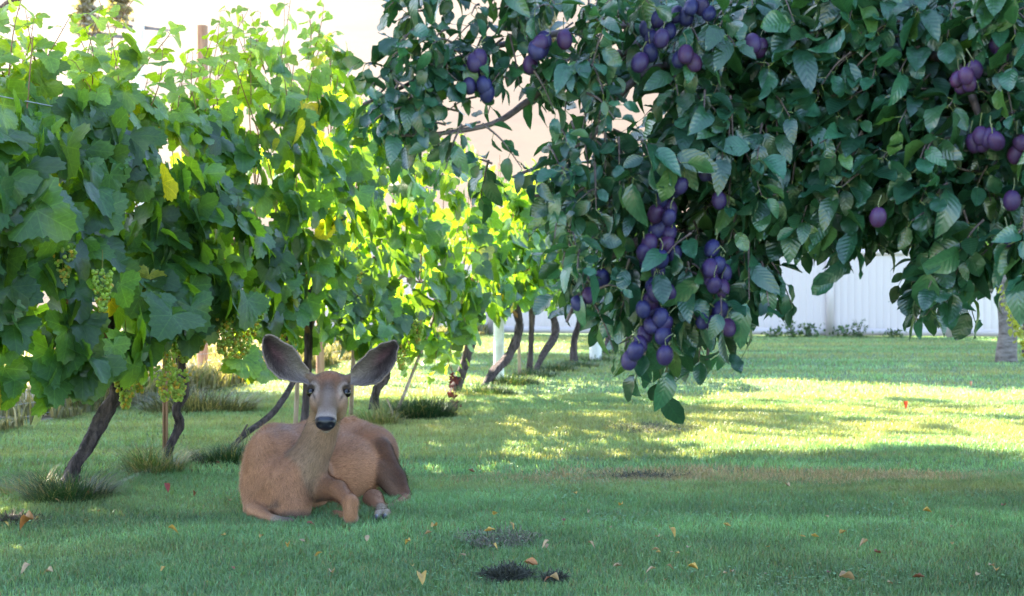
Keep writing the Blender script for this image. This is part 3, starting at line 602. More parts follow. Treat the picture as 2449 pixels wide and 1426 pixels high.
# ------------------------------------------------------------------ plum tree
PT = thing('plum_tree', (3.6, 5.2, 0), 'plum tree with drooping dark leafy branches full of blue plums, filling the upper right', 'tree')
mb = MB(); tube_caps(mb, [(3.6, 5.2, -.05), (3.58, 5.2, .15), (3.5, 5.1, .7), (3.45, 5.0, 1.5)], [.21, .16, .14, .13], k=16, n=22, ridge=.06, rough=.015); mb.build('trunk', M_BARK, PT)
T0 = np.array([3.45, 5.0, 1.45])
POLY = [(955, -60), (965, 20), (1000, 60), (950, 100), (905, 150), (862, 205), (858, 262), (925, 290), (925, 350), (960, 330), (1020, 320), (1040, 380), (1085, 350), (1150, 395), (1165, 470), (1215, 480), (1225, 420), (1190, 330), (1235, 250), (1275, 240), (1262, 330), (1262, 400), (1330, 420), (1300, 480), (1270, 500), (1335, 520), (1330, 600), (1350, 660), (1345, 760), (1350, 840), (1400, 790), (1470, 800), (1490, 860), (1540, 870), (1575, 920), (1640, 935), (1665, 890), (1725, 880), (1750, 840), (1800, 760), (1830, 800), (1842, 700), (1850, 600), (1880, 630), (1900, 715), (1925, 640), (1955, 655), (1985, 650), (2010, 620), (2060, 685), (2090, 660), (2125, 655), (2140, 610), (2200, 610), (2210, 700), (2230, 790), (2260, 830), (2290, 790), (2330, 740), (2400, 700), (2460, 690), (2560, 720), (2560, -60)]
PL = [(1135,150),(1152,168),(1130,185),(1150,198),(1165,224),(1122,206),(1120,168),(1290,105),(1302,95),(1268,155),(1283,120),(1575,45),(1560,95),(1582,92),(1600,75),(1555,127),(1530,150),(1548,68),(1640,130),(1652,18),(1678,15),(1625,142),(1660,150),(1695,32),(1640,40),(2310,182),(2330,168),(2300,205),(2290,190),(2345,325),(2367,330),(2382,338),(2330,342),(2385,110),(2430,370),(2441,342),(1610,452),(1628,445),(1580,477),(1568,512),(1600,520),(1572,548),(1553,582),(1540,604),(1580,620),(1612,608),(1600,556),(1575,645),(1440,667),(1408,707),(1383,727),(1560,682),(1577,692),(1600,697),(1555,722),(1538,740),(1580,760),(1562,748),(1586,802),(1558,777),(1530,824),(1505,862),(1543,800),(1716,635),(1698,642),(1733,652),(1708,682),(1727,690),(1715,762),(1742,784),(1695,792),(1680,767),(1722,742),(1703,595),(2100,520),(1800,105),(1817,115),(1350,95),(1590,850),(1690,410),(1720,480),(2410,570),(2420,480),(2395,135),(1145,142),(1158,205),(1600,500),(1595,585),(1548,625),(1566,700),(1590,775),(1520,840),(1700,665),(1705,775),(1295,115),(1618,35),(2318,200),(2352,345)]
HOLES = [[(1455, 165), (1600, 165), (1605, 330), (1470, 345)], [(1235, 235), (1345, 225), (1340, 350), (1260, 400), (1225, 330)], [(960, 20), (1010, 40), (930, 140), (900, 120)], [(1180, 60), (1260, 20), (1250, 70)], [(1480, 250), (1560, 240), (1570, 330), (1500, 345)], [(1560, 200), (1590, 190), (1585, 280), (1560, 290)]]
def inside(px, py, poly):
    poly = np.asarray(poly, float); r = np.zeros(len(px), bool); j = len(poly) - 1
    for i in range(len(poly)):
        xi, yi = poly[i]; xj, yj = poly[j]; c = ((yi > py) != (yj > py)) & (px < (xj - xi) * (py - yi) / (yj - yi + 1e-9) + xi); r ^= c; j = i
    return r
# limbs: authored in space, leaving the trunk, reaching over the lawn, drooping at their ends
LIMBS = [
    [T0, (2.6, 4.2, 2.1), P(1900, 60, 3.5), P(1760, 105, 3.3), P(1600, 60, 3.15), P(1440, 65, 3.1), P(1290, 88, 3.05), P(1150, 120, 3.0), P(1050, 160, 2.95), P(960, 210, 2.9), P(868, 250, 2.85)],
    [P(1600, 60, 3.15), P(1480, 130, 3.05), P(1360, 170, 3.0), P(1260, 245, 2.95), P(1180, 295, 2.9), P(1050, 320, 2.88), P(935, 325, 2.85)],
    [P(1760, 105, 3.3), P(1560, 170, 3.1), P(1480, 230, 3.0), P(1430, 310, 2.97), P(1350, 370, 2.95), P(1225, 425, 2.92)],
    [T0, (2.5, 4.0, 1.9), P(1850, 190, 3.4), P(1720, 260, 3.2), P(1640, 340, 3.1), P(1600, 430, 3.05), P(1590, 560, 3.0), P(1570, 700, 2.98), P(1540, 850, 2.95)],
    [P(1600, 430, 3.05), P(1500, 470, 3.0), P(1380, 460, 2.95), P(1270, 470, 2.9)],
    [P(1590, 560, 3.0), P(1480, 600, 2.97), P(1400, 680, 2.95), P(1355, 770, 2.92)],
    [P(1720, 260, 3.2), P(1735, 420, 3.15), P(1730, 580, 3.1), P(1710, 740, 3.05), P(1690, 860, 3.0)],
    [T0, (2.3, 3.9, 1.75), P(2150, 120, 3.3), P(2280, 150, 2.95), P(2350, 290, 2.8), P(2420, 380, 2.8)],
    [T0, (2.6, 4.3, 1.7), P(2100, 300, 3.6), P(1980, 420, 3.4), P(1930, 560, 3.3)],
    [(2.6, 4.3, 1.7), P(2200, 380, 3.5), P(2110, 480, 3.4), P(2080, 600, 3.35)],
    [T0, (2.7, 4.6, 1.6), P(2400, 420, 3.6), P(2300, 560, 3.4), P(2270, 740, 3.3)],
    [(2.3, 3.9, 1.75), P(2400, 330, 3.2), P(2410, 520, 3.1), P(2440, 640, 3.05)],
    [T0, (3.0, 4.6, 2.4), (2.2, 4.2, 3.1), (1.3, 4.0, 3.3), (.6, 3.9, 3.2)],
    [T0, (3.4, 5.6, 2.5), (2.9, 6.4, 3.2), (2.2, 7.0, 3.4)],
    [T0, (3.9, 4.6, 2.4), (4.3, 3.8, 3.2), (4.4, 3.2, 3.5)],
    [T0, (4.2, 5.7, 2.4), (5.0, 6.2, 3.0), (5.6, 6.4, 3.1)],
]
mb = MB(); LP = []
for j, l in enumerate(LIMBS):
    l = np.array([np.asarray(q, float) for q in l]); big = np.allclose(l[0], T0); r0 = .06 if big else .013
    rad = np.concatenate([np.linspace(r0, .013, 3), np.linspace(.012, .0035, len(l) - 3)]) if big and len(l) > 4 else np.linspace(r0, .0035, len(l))
    V, F = tube(l, rad, n=len(l) * 8, k=8, ridge=.05, rough=.03); mb.add(V, F); LP.append(spline(l, len(l) * 14))
LPA = np.vstack(LP)
mb.build('limb', M_TWIG, PT)

tw = MB(); lf = MB()
def twig(p, d, ln, nl, size, tone, D=3):
    """one drooping twig with its leaves"""
    q = spline([p, p + d * ln * .5 + [0, 0, -.02 * ln], p + d * ln + np.array([0, 0, -.25 * ln])], nl + 1)
    V, F = tube(q, np.linspace(.0032, .0012, nl + 1), n=nl + 2, k=4); tw.add(V, F)
    a = np.arange(nl) * 2.4 + rng.uniform(0, 6); tg = nz(np.gradient(q, axis=0))[1:]
    u = nz(np.cross(tg, [.2, .3, 1.])); v = np.cross(tg, u); o = u * np.cos(a)[:, None] + v * np.sin(a)[:, None]
    hz = np.clip((2.0 - p[2]) / .9, 0, 1); tp = nz(tg * .45 + o * .8 + np.array([0, 0, -.12 - .5 * hz]) + rng.normal(0, .3, (nl, 3)))
    nr = nz(np.array([-.05, -.35, .75]) + o * .35 + rng.normal(0, .52, (nl, 3)))
    sz = size * rng.uniform(.65, 1.2, nl); pos = q[1:]
    pe = pos + tp * .012 + o * .004
    for k in range(nl):
        V, F = tube(np.array([pos[k], pe[k]]), [.0011, .0008], n=2, k=3); lf.add(V, F, (.12, .16, .05))
    cc = tone * rng.uniform(.55, 1.6, (nl, 1)) * (np.array([1.25, 1.05, .8]) if rng.random() < .3 else 1); y = rng.random(nl) < .06; cc[y] = np.array([.05, .11, .03]) * rng.uniform(.8, 1.3, (y.sum(), 1))
    instance(lf, OV, pe, tp, nr, sz, cc)
GREEN = np.array([.016, .060, .033])
# twigs seen from the lawn side: sampled through the hanging mass
n = 3600; px = rng.uniform(850, 2560, n); py = rng.uniform(-60, 940, n)
dens = np.interp(px, [850, 1250, 1400, 1600, 1900, 2500], [.37, .30, .44, .82, .9, .9])
k = inside(px, py + 22, POLY) & inside(px, py + np.where((px > 1790) & (px < 2215), 150, np.where(px > 2200, 105, 0)) + np.where(px > 1790, 0, np.where(px > 1480, 95, 62)), POLY) & (rng.random(n) < dens)
for h_ in HOLES: k &= ~inside(px, py + 20, h_)
px, py = px[k], py[k]; thick = np.interp(px, [850, 1300, 1600, 1900, 2500], [.12, .22, .55, .9, 1.1]); front = np.interp(px, [850, 1300, 1900, 2500], [2.8, 2.82, 2.9, 2.7])
DD = front + thick * rng.random(len(px)) ** 1.4
for a, b_, D in zip(px, py, DD):
    if any(abs(a - q[0]) < 40 and -75 < b_ - q[1] < 26 for q in PL) and D < 3.02 and rng.random() < .8: continue
    p = P(a, b_, D); j = np.argmin(((LPA - p) ** 2).sum(1)); away = p - LPA[j]; away[2] *= .3
    d = nz(nz(away + 1e-4) * .45 + np.array([-.25, -.1, -.45]) + rng.normal(0, .45, 3)); twig(p, d, rng.uniform(.05, .12), int(rng.integers(4, 9)), rng.uniform(.060, .086) * (.71 if a < 1500 else .94), GREEN)
# the rest of the crown, further back and above
n = 5200; c = np.array([2.9, 5.1, 2.75]); r = np.array([2.5, 2.4, 1.45])
q = nz(rng.normal(size=(n, 3))) * rng.uniform(.55, 1.0, (n, 1)) ** .5; pos = c + q * r; pos[:, 2] = np.maximum(pos[:, 2], 1.36 + .15 * rng.random(n))
pxx = pos[:, 0] / pos[:, 1] * FP + PW / 2; pyy = HOR - (pos[:, 2] - CAM_H) / pos[:, 1] * FP
vis = (pyy > -60) & (pxx < 2500) & (pos[:, 1] > .5); ok = (~vis | inside(pxx, pyy + 90, POLY)) & ~((pos[:, 1] < 2.6) & (pos[:, 2] < 2.2)) & ~(vis & (pxx < 1600))
pos = pos[ok]; q = q[ok]
k = len(pos); m_ = 7; base = np.repeat(pos, m_, 0) + rng.normal(0, .07, (k * m_, 3)); qq = np.repeat(q, m_, 0)
instance(lf, OVFAR, base, qq * .4 + rng.normal(0, .4, base.shape) + [0, 0, -.7], qq * .4 + rng.normal(0, .5, base.shape) + [0, 0, .8], rng.uniform(.07, .10, len(base)), GREEN * rng.uniform(.6, 1.3, (len(base), 1)))
tw.build('twig', M_TWIG, PT); lf.build('foliage', M_PLUML, PT)

def plum_mat():
    m, nt, out = new_mat('plum_skin'); L = nt.links.new
    at = N(nt, 'ShaderNodeVertexColor', layer_name='Col'); geo = N(nt, 'ShaderNodeNewGeometry'); no = N(nt, 'ShaderNodeTexNoise', i_Scale=38.0, i_Detail=4.0, i_Roughness=.7); L(geo.outputs['Position'], no.inputs['Vector'])
    rp = N(nt, 'ShaderNodeMapRange', i_1=.36, i_2=.62); L(no.outputs[0], rp.inputs[0])
    col = mixc(nt, mathn(nt, 'MULTIPLY', rp.outputs[0], .38), at.outputs[0], (.030, .032, .12))
    p = N(nt, 'ShaderNodeBsdfPrincipled', i_Roughness=.5); p.inputs['Specular IOR Level'].default_value = .3; L(col, p.inputs[0]); L(p.outputs[0], out.inputs[0]); return m
M_PLUM = plum_mat()
for i, (a, b_) in enumerate(PL):
    D = (2.84 if a < 1350 else 2.86 if a < 1860 else 2.72) + rng.uniform(-.04, .03); c = P(a, b_, D); s = rng.uniform(.0160, .0200) * (D / 2.9)
    ax = nz(np.array([rng.normal(0, .3), rng.normal(0, .3), -1.])); u = nz(np.cross(ax, [1, .2, 0])); v = np.cross(ax, u)
    B = BALL2.copy(); ang = np.arctan2(B[:, 1], B[:, 0]); cre = 1 - .07 * np.exp(-(ang / .22) ** 2) * (1 - B[:, 2] ** 2); B[:, :2] *= cre[:, None]; B[:, 2] *= 1.30; B[:, 2] -= .10 * np.exp(-((B[:, :2] ** 2).sum(1) / .06)) * np.sign(B[:, 2]) * .8
    V = c + s * (B[:, 0:1] * u + B[:, 1:2] * v + B[:, 2:3] * ax)
    red = np.clip(rng.normal(.25, .3) + (.5 if a > 2250 else 0), 0, 1); colr = np.array([.008, .007, .05]) * (1 - red) + red * np.array([.05, .010, .045])
    pb = MB(); pb.add(V, BALL2F, colr)
    top = c - ax * s * 1.15; V, F = tube(np.array([top, top - ax * .012 + rng.normal(0, .003, 3), top + [rng.normal(0, .01), rng.normal(0, .008), .028]]), [.0012, .001, .0016], n=5, k=4); pb.add(V, F, (.15, .17, .06))
    pb.build('plum', M_PLUM, PT)

# ------------------------------------------------------------------ the deer: one skin grown over a smooth union of tapered volumes
# head frame: f from poll to nose, u up off the face, r to the picture's right
HO = P(789, 916, 5.88); hf = nz(P(777, 1021, 5.63) - HO)
hr = nz(np.cross(hf, np.cross(np.array([1, 0.02, -.055]), hf))); hu = np.cross(hr, hf); hu = hu if hu[1] < 0 else -hu
HM = np.stack([hf, hr, hu], 1)
def H(f, r, u): return HO + HM @ np.array([f, r, u])
spd = nz(np.array([.46, .885, 0]))
TAN, GREY, PALE, DARK, RUST, MUZ = (.345, .168, .094), (.165, .108, .082), (.32, .24, .18), (.12, .052, .026), (.29, .135, .072), (.21, .155, .13)
bodyflow = spd * 1 + np.array([0, 0, -.35])
B_ = []   # (kind, params, blend, colour, flow)
def cone(a, ra, b, rb, k=.05, col=TAN, flow=None): B_.append(('c', (np.asarray(a, float), ra, np.asarray(b, float), rb), k, col, nz((np.asarray(b, float) - np.asarray(a, float)) if flow is None else np.asarray(flow, float))))
def ell(c, r, M=None, k=.03, col=TAN, flow=(0, 0, -1)): B_.append(('e', (np.asarray(c, float), np.asarray(r, float), np.eye(3) if M is None else M), k, col, nz(np.asarray(flow, float))))
Mb = np.stack([spd, [spd[1], -spd[0], 0], [0, 0, 1.]], 1)      # body frame: back along the spine, to the picture's right, up
def BP(px, py, D): return P(px, py, D)
# trunk masses
ell(P(668, 1140, 5.98), (.20, .155, .215), Mb, .05, TAN, bodyflow)                 # rib cage at the shoulder
ell(P(800, 1135, 6.30), (.30, .185, .200), Mb, .06, TAN, bodyflow)                 # barrel
ell(P(855, 1100, 6.62), (.20, .165, .185), Mb, .05, TAN, bodyflow)                 # hips
cone(P(650, 1042, 6.02), .055, P(735, 1046, 6.28), .06, .07, TAN, bodyflow)          # withers
cone(P(735, 1050, 6.28), .06, P(850, 1038, 6.62), .065, .07, TAN, bodyflow)        # back
cone(P(640, 1035, 5.92), .018, P(612, 1100, 5.80), .022, .05, TAN, (0, .2, -1))       # edge of the shoulder blade
for q_ in range(7): ell(P(735 + q_ * 18, 1046 - q_ * 3, 6.26 + q_ * .055) + [0, 0, .058], (.018, .02, .014), None, .03, TAN, bodyflow)
# shoulder and upper arm, picture left
ell(P(628, 1120, 5.86), (.10, .075, .17), Mb, .05, TAN, (0.05, .3, -1))
cone(P(618, 1170, 5.84), .072, P(612, 1215, 5.78), .058, .05, TAN, (0, 0, -1))
cone(P(607, 1222, 5.72), .034, P(650, 1243, 5.60), .020, .025, TAN, (1, -.3, 0))   # folded cannon
cone(P(655, 1244, 5.60), .021, P(693, 1248, 5.585), .018, .02, PALE, (1, 0, 0))
# brisket
cone(P(680, 1165, 5.80), .125, P(700, 1215, 5.74), .085, .06, TAN, (.1, 0, -1))
# neck
NK = [(P(788, 945, 5.90), .066), (P(772, 1020, 5.90), .065), (P(757, 1062, 5.88), .073), (P(732, 1115, 5.85), .088), (P(705, 1165, 5.82), .105)]
for (a, ra), (b, rb) in zip(NK[:-1], NK[1:]): cone(a, ra, b, rb, .045, (.29, .175, .11), None)
# picture-right shoulder, forearm, carpus on the ground
ell(P(752, 1150, 5.95), (.11, .07, .14), Mb, .05, TAN, (0, .2, -1))
cone(P(765, 1165, 5.86), .066, P(808, 1172, 5.70), .040, .035, RUST, None)
cone(P(808, 1172, 5.70), .040, P(836, 1200, 5.56), .031, .02, RUST, None)
cone(P(838, 1202, 5.55), .035, P(838, 1232, 5.53), .028, .015, RUST, (0, -.1, -1))
ell(P(840, 1240, 5.55), (.033, .036, .024), None, .02, PALE, (0, -.4, -1))
cone(P(842, 1238, 5.60), .024, P(800, 1232, 5.80), .02, .02, RUST, (-.3, 1, 0))
# haunch, picture right
ell(P(892, 1092, 6.55), (.20, .085, .150), Mb, .06, RUST, (.25, .2, -1))
cone(P(905, 1085, 6.48), .074, P(945, 1145, 6.36), .048, .055, DARK, None)
cone(P(945, 1145, 6.36), .050, P(972, 1192, 6.24), .030, .03, DARK, None)
cone(P(910, 1130, 6.36), .050, P(950, 1190, 6.24), .028, .03, (.15, .075, .042), None)
cone(P(970, 1196, 6.20), .030, P(950, 1208, 6.08), .024, .02, RUST, None)          # hock and metatarsus lying forward
cone(P(950, 1210, 6.08), .024, P(912, 1222, 5.88), .020, .015, (.27, .16, .10), None)
cone(P(892, 1195, 6.05), .050, P(908, 1222, 5.86), .030, .02, RUST, None)
cone(P(912, 1219, 5.86), .027, P(910, 1232, 5.72), .025, .015, PALE, None)
HOOF = [P(902, 1234, 5.66), P(922, 1232, 5.68)]
for hp in HOOF: cone(hp + [0, .05, .002], .019, hp + [0, -.035, -.004], .012, .006, PALE, (0, -1, 0))
# head
hk = .022; FU = -hf
ell(H(.010, 0, -.010), (.080, .082, .062), HM, hk, (.23, .115, .065), FU)              # cranium
ell(H(-.02, 0, -.06), (.07, .07, .07), HM, .03, (.22, .14, .09), FU)
for s in (-1, 1):
    ell(H(.045, s * .064, .012), (.045, .026, .024), HM, .018, GREY, FU)           # brow
    ell(H(.056, s * .084, .014), (.022, .018, .013), HM, .005, (.06, .04, .035), FU)     # upper lid
    ell(H(.095, s * .052, -.022), (.060, .034, .040), HM, .022, (.27, .16, .11), FU)        # cheek bone
    ell(H(.070, s * .048, -.080), (.080, .036, .055), HM, .03, (.26, .165, .10), FU)       # jaw
    ell(H(.262, s * .022, -.004), (.036, .026, .028), HM, .012, MUZ, FU)             # nostril wing
    cone(H(-.015, s * .060, -.015), .032, H(-.040, s * .105, .005), .022, .02, (.19, .12, .085), (s, 0, .4)) # ear root
ell(H(.130, 0, -.018), (.100, .048, .050), HM, hk, GREY, FU)
ell(H(.120, 0, .016), (.110, .024, .018), HM, .02, GREY, FU)                    # nose bridge
ell(H(.222, 0, -.016), (.062, .046, .040), HM, .02, MUZ, FU)                    # muzzle
ell(H(.236, 0, -.058), (.044, .028, .020), HM, .014, (.24, .19, .155), FU)         # chin
ell(H(.276, 0, -.012), (.022, .041, .037), HM, .010, (.02, .02, .03), FU)         # nose leather

hs = .0062
lo3 = np.array([-1.42, 5.36, -.03]); hi3 = np.array([-.36, 7.0, .80]); nn = np.ceil((hi3 - lo3) / hs).astype(int)
ax = [lo3[i] + hs * np.arange(nn[i]) for i in range(3)]
Fd = np.full(nn, .5, np.float32); Fi = np.zeros(nn, np.int16); Fraw = np.full(nn, .5, np.float32)
def sdf(kind, p, X):
    if kind == 'c':
        a, ra, b, rb = p; ba = b - a; t = np.clip(((X - a) @ ba) / (ba @ ba), 0, 1)
        return np.linalg.norm(X - a - t[..., None] * ba, axis=-1) - (ra + (rb - ra) * t)
    c, r, M = p; q = (X - c) @ M; k0 = np.linalg.norm(q / r, axis=-1); k1 = np.linalg.norm(q / (r * r), axis=-1); return k0 * (k0 - 1) / np.maximum(k1, 1e-6)
for bi, (kind, p, k, col, fl) in enumerate(B_):
    if kind == 'c': mn = np.minimum(p[0] - p[1], p[2] - p[3]); mx_ = np.maximum(p[0] + p[1], p[2] + p[3])
    else: mn = p[0] - max(p[1]); mx_ = p[0] + max(p[1])
    i0 = np.clip(((mn - k - .02 - lo3) / hs).astype(int), 0, nn - 1); i1 = np.clip(((mx_ + k + .02 - lo3) / hs).astype(int) + 1, 1, nn)
    sl = tuple(slice(a, b) for a, b in zip(i0, i1))
    X = np.stack(np.meshgrid(*[ax[i][sl[i]] for i in range(3)], indexing='ij'), -1)
    d = sdf(kind, p, X).astype(np.float32); o = Fd[sl]
    h_ = np.clip(.5 + .5 * (o - d) / k, 0, 1); Fd[sl] = o * (1 - h_) + d * h_ - k * h_ * (1 - h_)
    r_ = Fraw[sl]; m_ = d < r_; Fi[sl] = np.where(m_, bi, Fi[sl]); Fraw[sl] = np.where(m_, d, r_)
# nostrils, mouth line, eye sockets carved
def carve(c, r, M, k):
    mn = c - max(r) - k - .01; mx_ = c + max(r) + k + .01; i0 = np.clip(((mn - lo3) / hs).astype(int), 0, nn - 1); i1 = np.clip(((mx_ - lo3) / hs).astype(int) + 1, 1, nn); sl = tuple(slice(a, b) for a, b in zip(i0, i1))
    X = np.stack(np.meshgrid(*[ax[i][sl[i]] for i in range(3)], indexing='ij'), -1); d = -sdf('e', (c, np.array(r), M), X); o = Fd[sl]
    h_ = np.clip(.5 - .5 * (o - d) / k, 0, 1); Fd[sl] = o * (1 - h_) + d * h_ + k * h_ * (1 - h_)
EYE = [H(.072, s * .083, .010) for s in (-1, 1)]
for e in EYE: carve(e + HM @ np.array([0, 0, .012]), (.022, .020, .018), HM, .008)
carve(H(.270, 0, -.051), (.020, .030, .0035), HM, .004)
for s in (-1, 1): carve(H(.297, s * .026, .000), (.011, .011, .014), HM, .005)

def surface_nets(F):
    sgn = F < 0; nx_, ny_, nz_ = F.shape
    cs = [(i, j, k) for i in (0, 1) for j in (0, 1) for k in (0, 1)]
    S = [sgn[i:nx_ - 1 + i, j:ny_ - 1 + j, k:nz_ - 1 + k] for i, j, k in cs]; cnt = sum(s.astype(np.int8) for s in S); act = (cnt > 0) & (cnt < 8)
    I = np.argwhere(act); idx = np.full(act.shape, -1, np.int64); idx[act] = np.arange(len(I))
    acc = np.zeros((len(I), 3)); c = np.zeros(len(I)); val = {q: F[I[:, 0] + q[0], I[:, 1] + q[1], I[:, 2] + q[2]] for q in cs}
    for a in cs:
        for d in range(3):
            if a[d]: continue
            b = list(a); b[d] = 1; b = tuple(b); va, vb = val[a], val[b]; m = (va < 0) != (vb < 0); t = np.where(m, va / np.where(m, va - vb, 1), 0)
            p = np.zeros((len(I), 3)) + a; p[:, d] += t; acc[m] += p[m]; c[m] += 1
    V = I + acc / c[:, None]; Q = []
    for d in range(3):
        e = [0, 0, 0]; e[d] = 1; a = sgn[:nx_ - e[0], :ny_ - e[1], :nz_ - e[2]]; b = sgn[e[0]:, e[1]:, e[2]:]; ch = np.argwhere(a != b)
        u, v = (d + 1) % 3, (d + 2) % 3; ch = ch[(ch[:, u] > 0) & (ch[:, v] > 0) & (ch[:, u] < F.shape[u] - 1) & (ch[:, v] < F.shape[v] - 1)]
        if not len(ch): continue
        du = np.eye(3, dtype=int)[u]; dv = np.eye(3, dtype=int)[v]; g = lambda q: idx[q[:, 0], q[:, 1], q[:, 2]]
        q = np.stack([g(ch), g(ch - du), g(ch - du - dv), g(ch - dv)], 1); fl = ~sgn[ch[:, 0], ch[:, 1], ch[:, 2]]; q[fl] = q[fl][:, ::-1]; Q.append(q[(q >= 0).all(1)])
    return V, np.vstack(Q)
V0, Q0 = surface_nets(Fd)
E = np.vstack([Q0[:, [0, 1]], Q0[:, [1, 2]], Q0[:, [2, 3]], Q0[:, [3, 0]]]); deg = np.bincount(E.ravel(), minlength=len(V0))[:, None]
def nbavg(A):
    o = np.zeros_like(A)
    for d in range(A.shape[1]): o[:, d] = np.bincount(E[:, 0], A[E[:, 1], d], len(A)) + np.bincount(E[:, 1], A[E[:, 0], d], len(A))
    return o / np.maximum(deg, 1)
for _ in range(3): V0 = V0 + .5 * (nbavg(V0) - V0); V0 = V0 - .35 * (nbavg(V0) - V0)
gi = np.clip(np.round(V0).astype(int), 0, nn - 1); reg = Fi[gi[:, 0], gi[:, 1], gi[:, 2]]
V0 = lo3 + V0 * hs
fn_ = np.cross(V0[Q0[:, 2]] - V0[Q0[:, 0]], V0[Q0[:, 3]] - V0[Q0[:, 1]]); NV = np.zeros_like(V0)
for k in range(4):
    for d in range(3): NV[:, d] += np.bincount(Q0[:, k], fn_[:, d], len(V0))
NV = nz(NV)
ctr = V0.mean(0)
if ((V0 - ctr) * NV).sum() < 0: Q0 = Q0[:, ::-1]; NV = -NV
COL = np.array([b[3] for b in B_])[reg]; FLW = np.array([b[4] for b in B_])[reg]
for _ in range(5): COL = nbavg(COL); FLW = nbavg(FLW)
for _ in range(8): FLW = nbavg(FLW)
# coat tones and markings painted by place
hl = (V0 - HO) @ HM; onhead = (hl[:, 0] > -.07) & (hl[:, 0] < .34) & (abs(hl[:, 1]) < .15) & (hl[:, 2] > -.14)
def paint(mask, col, mx=1.0):
    global COL
    m = np.clip(mask, 0, 1)[:, None] * mx; COL = COL * (1 - m) + m * np.array(col)
def gau(d2): return np.exp(-d2)
f_, r_, u_ = hl.T; hd = onhead * 1.0
paint(hd * gau(((f_ - .055) / .045) ** 2 + (r_ / .05) ** 2) * (u_ > -.02), (.08, .055, .05), .85)   # dark crescent on the brow
paint(hd * gau(((f_ - .015) / .03) ** 2 + (r_ / .05) ** 2) * (u_ > 0), (.25, .10, .05), .7)
paint(hd * gau(((f_ - .15) / .08) ** 2 + (r_ / .020) ** 2) * (u_ > 0), (.185, .135, .115), .75)            # grey bridge
paint(hd * gau(((f_ - .256) / .016) ** 2) * (u_ > -.035), (.32, .26, .235), .6)                          # pale band behind the nose
for s in (-1, 1):
    paint(hd * gau(((f_ - .10) / .035) ** 2 + ((r_ - s * .062) / .016) ** 2), (.33, .24, .19), .6)
    e = (hl - np.array([.072, s * .083, .010])); paint(gau((np.linalg.norm(e, axis=1) / .028) ** 4), (.035, .025, .022), .95)
    paint(hd * gau((np.abs(np.linalg.norm(e, axis=1) - .037) / .008) ** 2) * (u_ > -.01), (.34, .26, .22), .6)
    paint(hd * gau(((f_ - .115) / .022) ** 2 + ((r_ - s * (.072 - (f_ - .09) * .35)) / .005) ** 2), (.03, .02, .02), .9)    # tear gland
    paint(hd * gau(((f_ + .02) / .022) ** 2 + ((r_ - s * .055) / .012) ** 2) * (u_ > 0), (.09, .06, .05), .8)
paint(hd * np.clip((f_ - .262) / .008, 0, 1) * np.clip((u_ + .048) / .008, 0, 1), (.012, .012, .022), 1)
paint(hd * np.clip((-.050 - u_) / .010, 0, 1) * np.clip((f_ - .17) / .02, 0, 1), (.25, .20, .165), .8)
for s in (-1, 1): paint(hd * gau(((f_ - .262) / .012) ** 2 + ((r_ - s * .043) / .010) ** 2 + ((u_ + .03) / .012) ** 2), (.04, .035, .04), .8)
def blob(px, py, D, r, col, mx=1.0, p=2):
    paint(gau((np.linalg.norm((V0 - P(px, py, D)) / np.asarray(r), axis=1)) ** p), col, mx)
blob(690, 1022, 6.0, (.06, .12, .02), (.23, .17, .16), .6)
blob(745, 1120, 5.72, (.045, .15, .12), (.24, .16, .10), .7)       # throat side shade, put into the coat as brown
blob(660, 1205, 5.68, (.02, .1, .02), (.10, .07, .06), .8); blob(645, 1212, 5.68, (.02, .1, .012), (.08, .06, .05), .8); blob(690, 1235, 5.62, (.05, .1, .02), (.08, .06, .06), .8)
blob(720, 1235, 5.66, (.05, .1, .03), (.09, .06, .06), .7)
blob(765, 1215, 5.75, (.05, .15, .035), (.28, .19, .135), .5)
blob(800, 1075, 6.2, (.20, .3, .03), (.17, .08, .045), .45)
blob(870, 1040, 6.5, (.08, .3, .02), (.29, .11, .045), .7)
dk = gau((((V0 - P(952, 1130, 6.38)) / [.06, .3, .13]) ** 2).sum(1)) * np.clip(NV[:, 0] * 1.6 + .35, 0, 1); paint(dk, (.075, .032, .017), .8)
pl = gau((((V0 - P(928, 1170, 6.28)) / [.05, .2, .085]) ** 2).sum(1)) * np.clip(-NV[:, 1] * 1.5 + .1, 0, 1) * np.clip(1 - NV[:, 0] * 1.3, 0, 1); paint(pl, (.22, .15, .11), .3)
blob(838, 1215, 5.5, (.03, .05, .05), (.33, .17, .09), .6)
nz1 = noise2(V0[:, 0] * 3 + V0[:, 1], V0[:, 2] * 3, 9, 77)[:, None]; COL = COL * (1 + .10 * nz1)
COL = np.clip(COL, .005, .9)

DV = [V0]; DF4 = [Q0]; DC = [COL]; DMI = [np.zeros(len(Q0), int)]; off = len(V0)
leather = (COL[Q0].mean(1)[:, :].max(1) < .03) & (hl[Q0].mean(1)[:, 0] > .256) & onhead[Q0[:, 0]]; DMI[0][leather] = 1
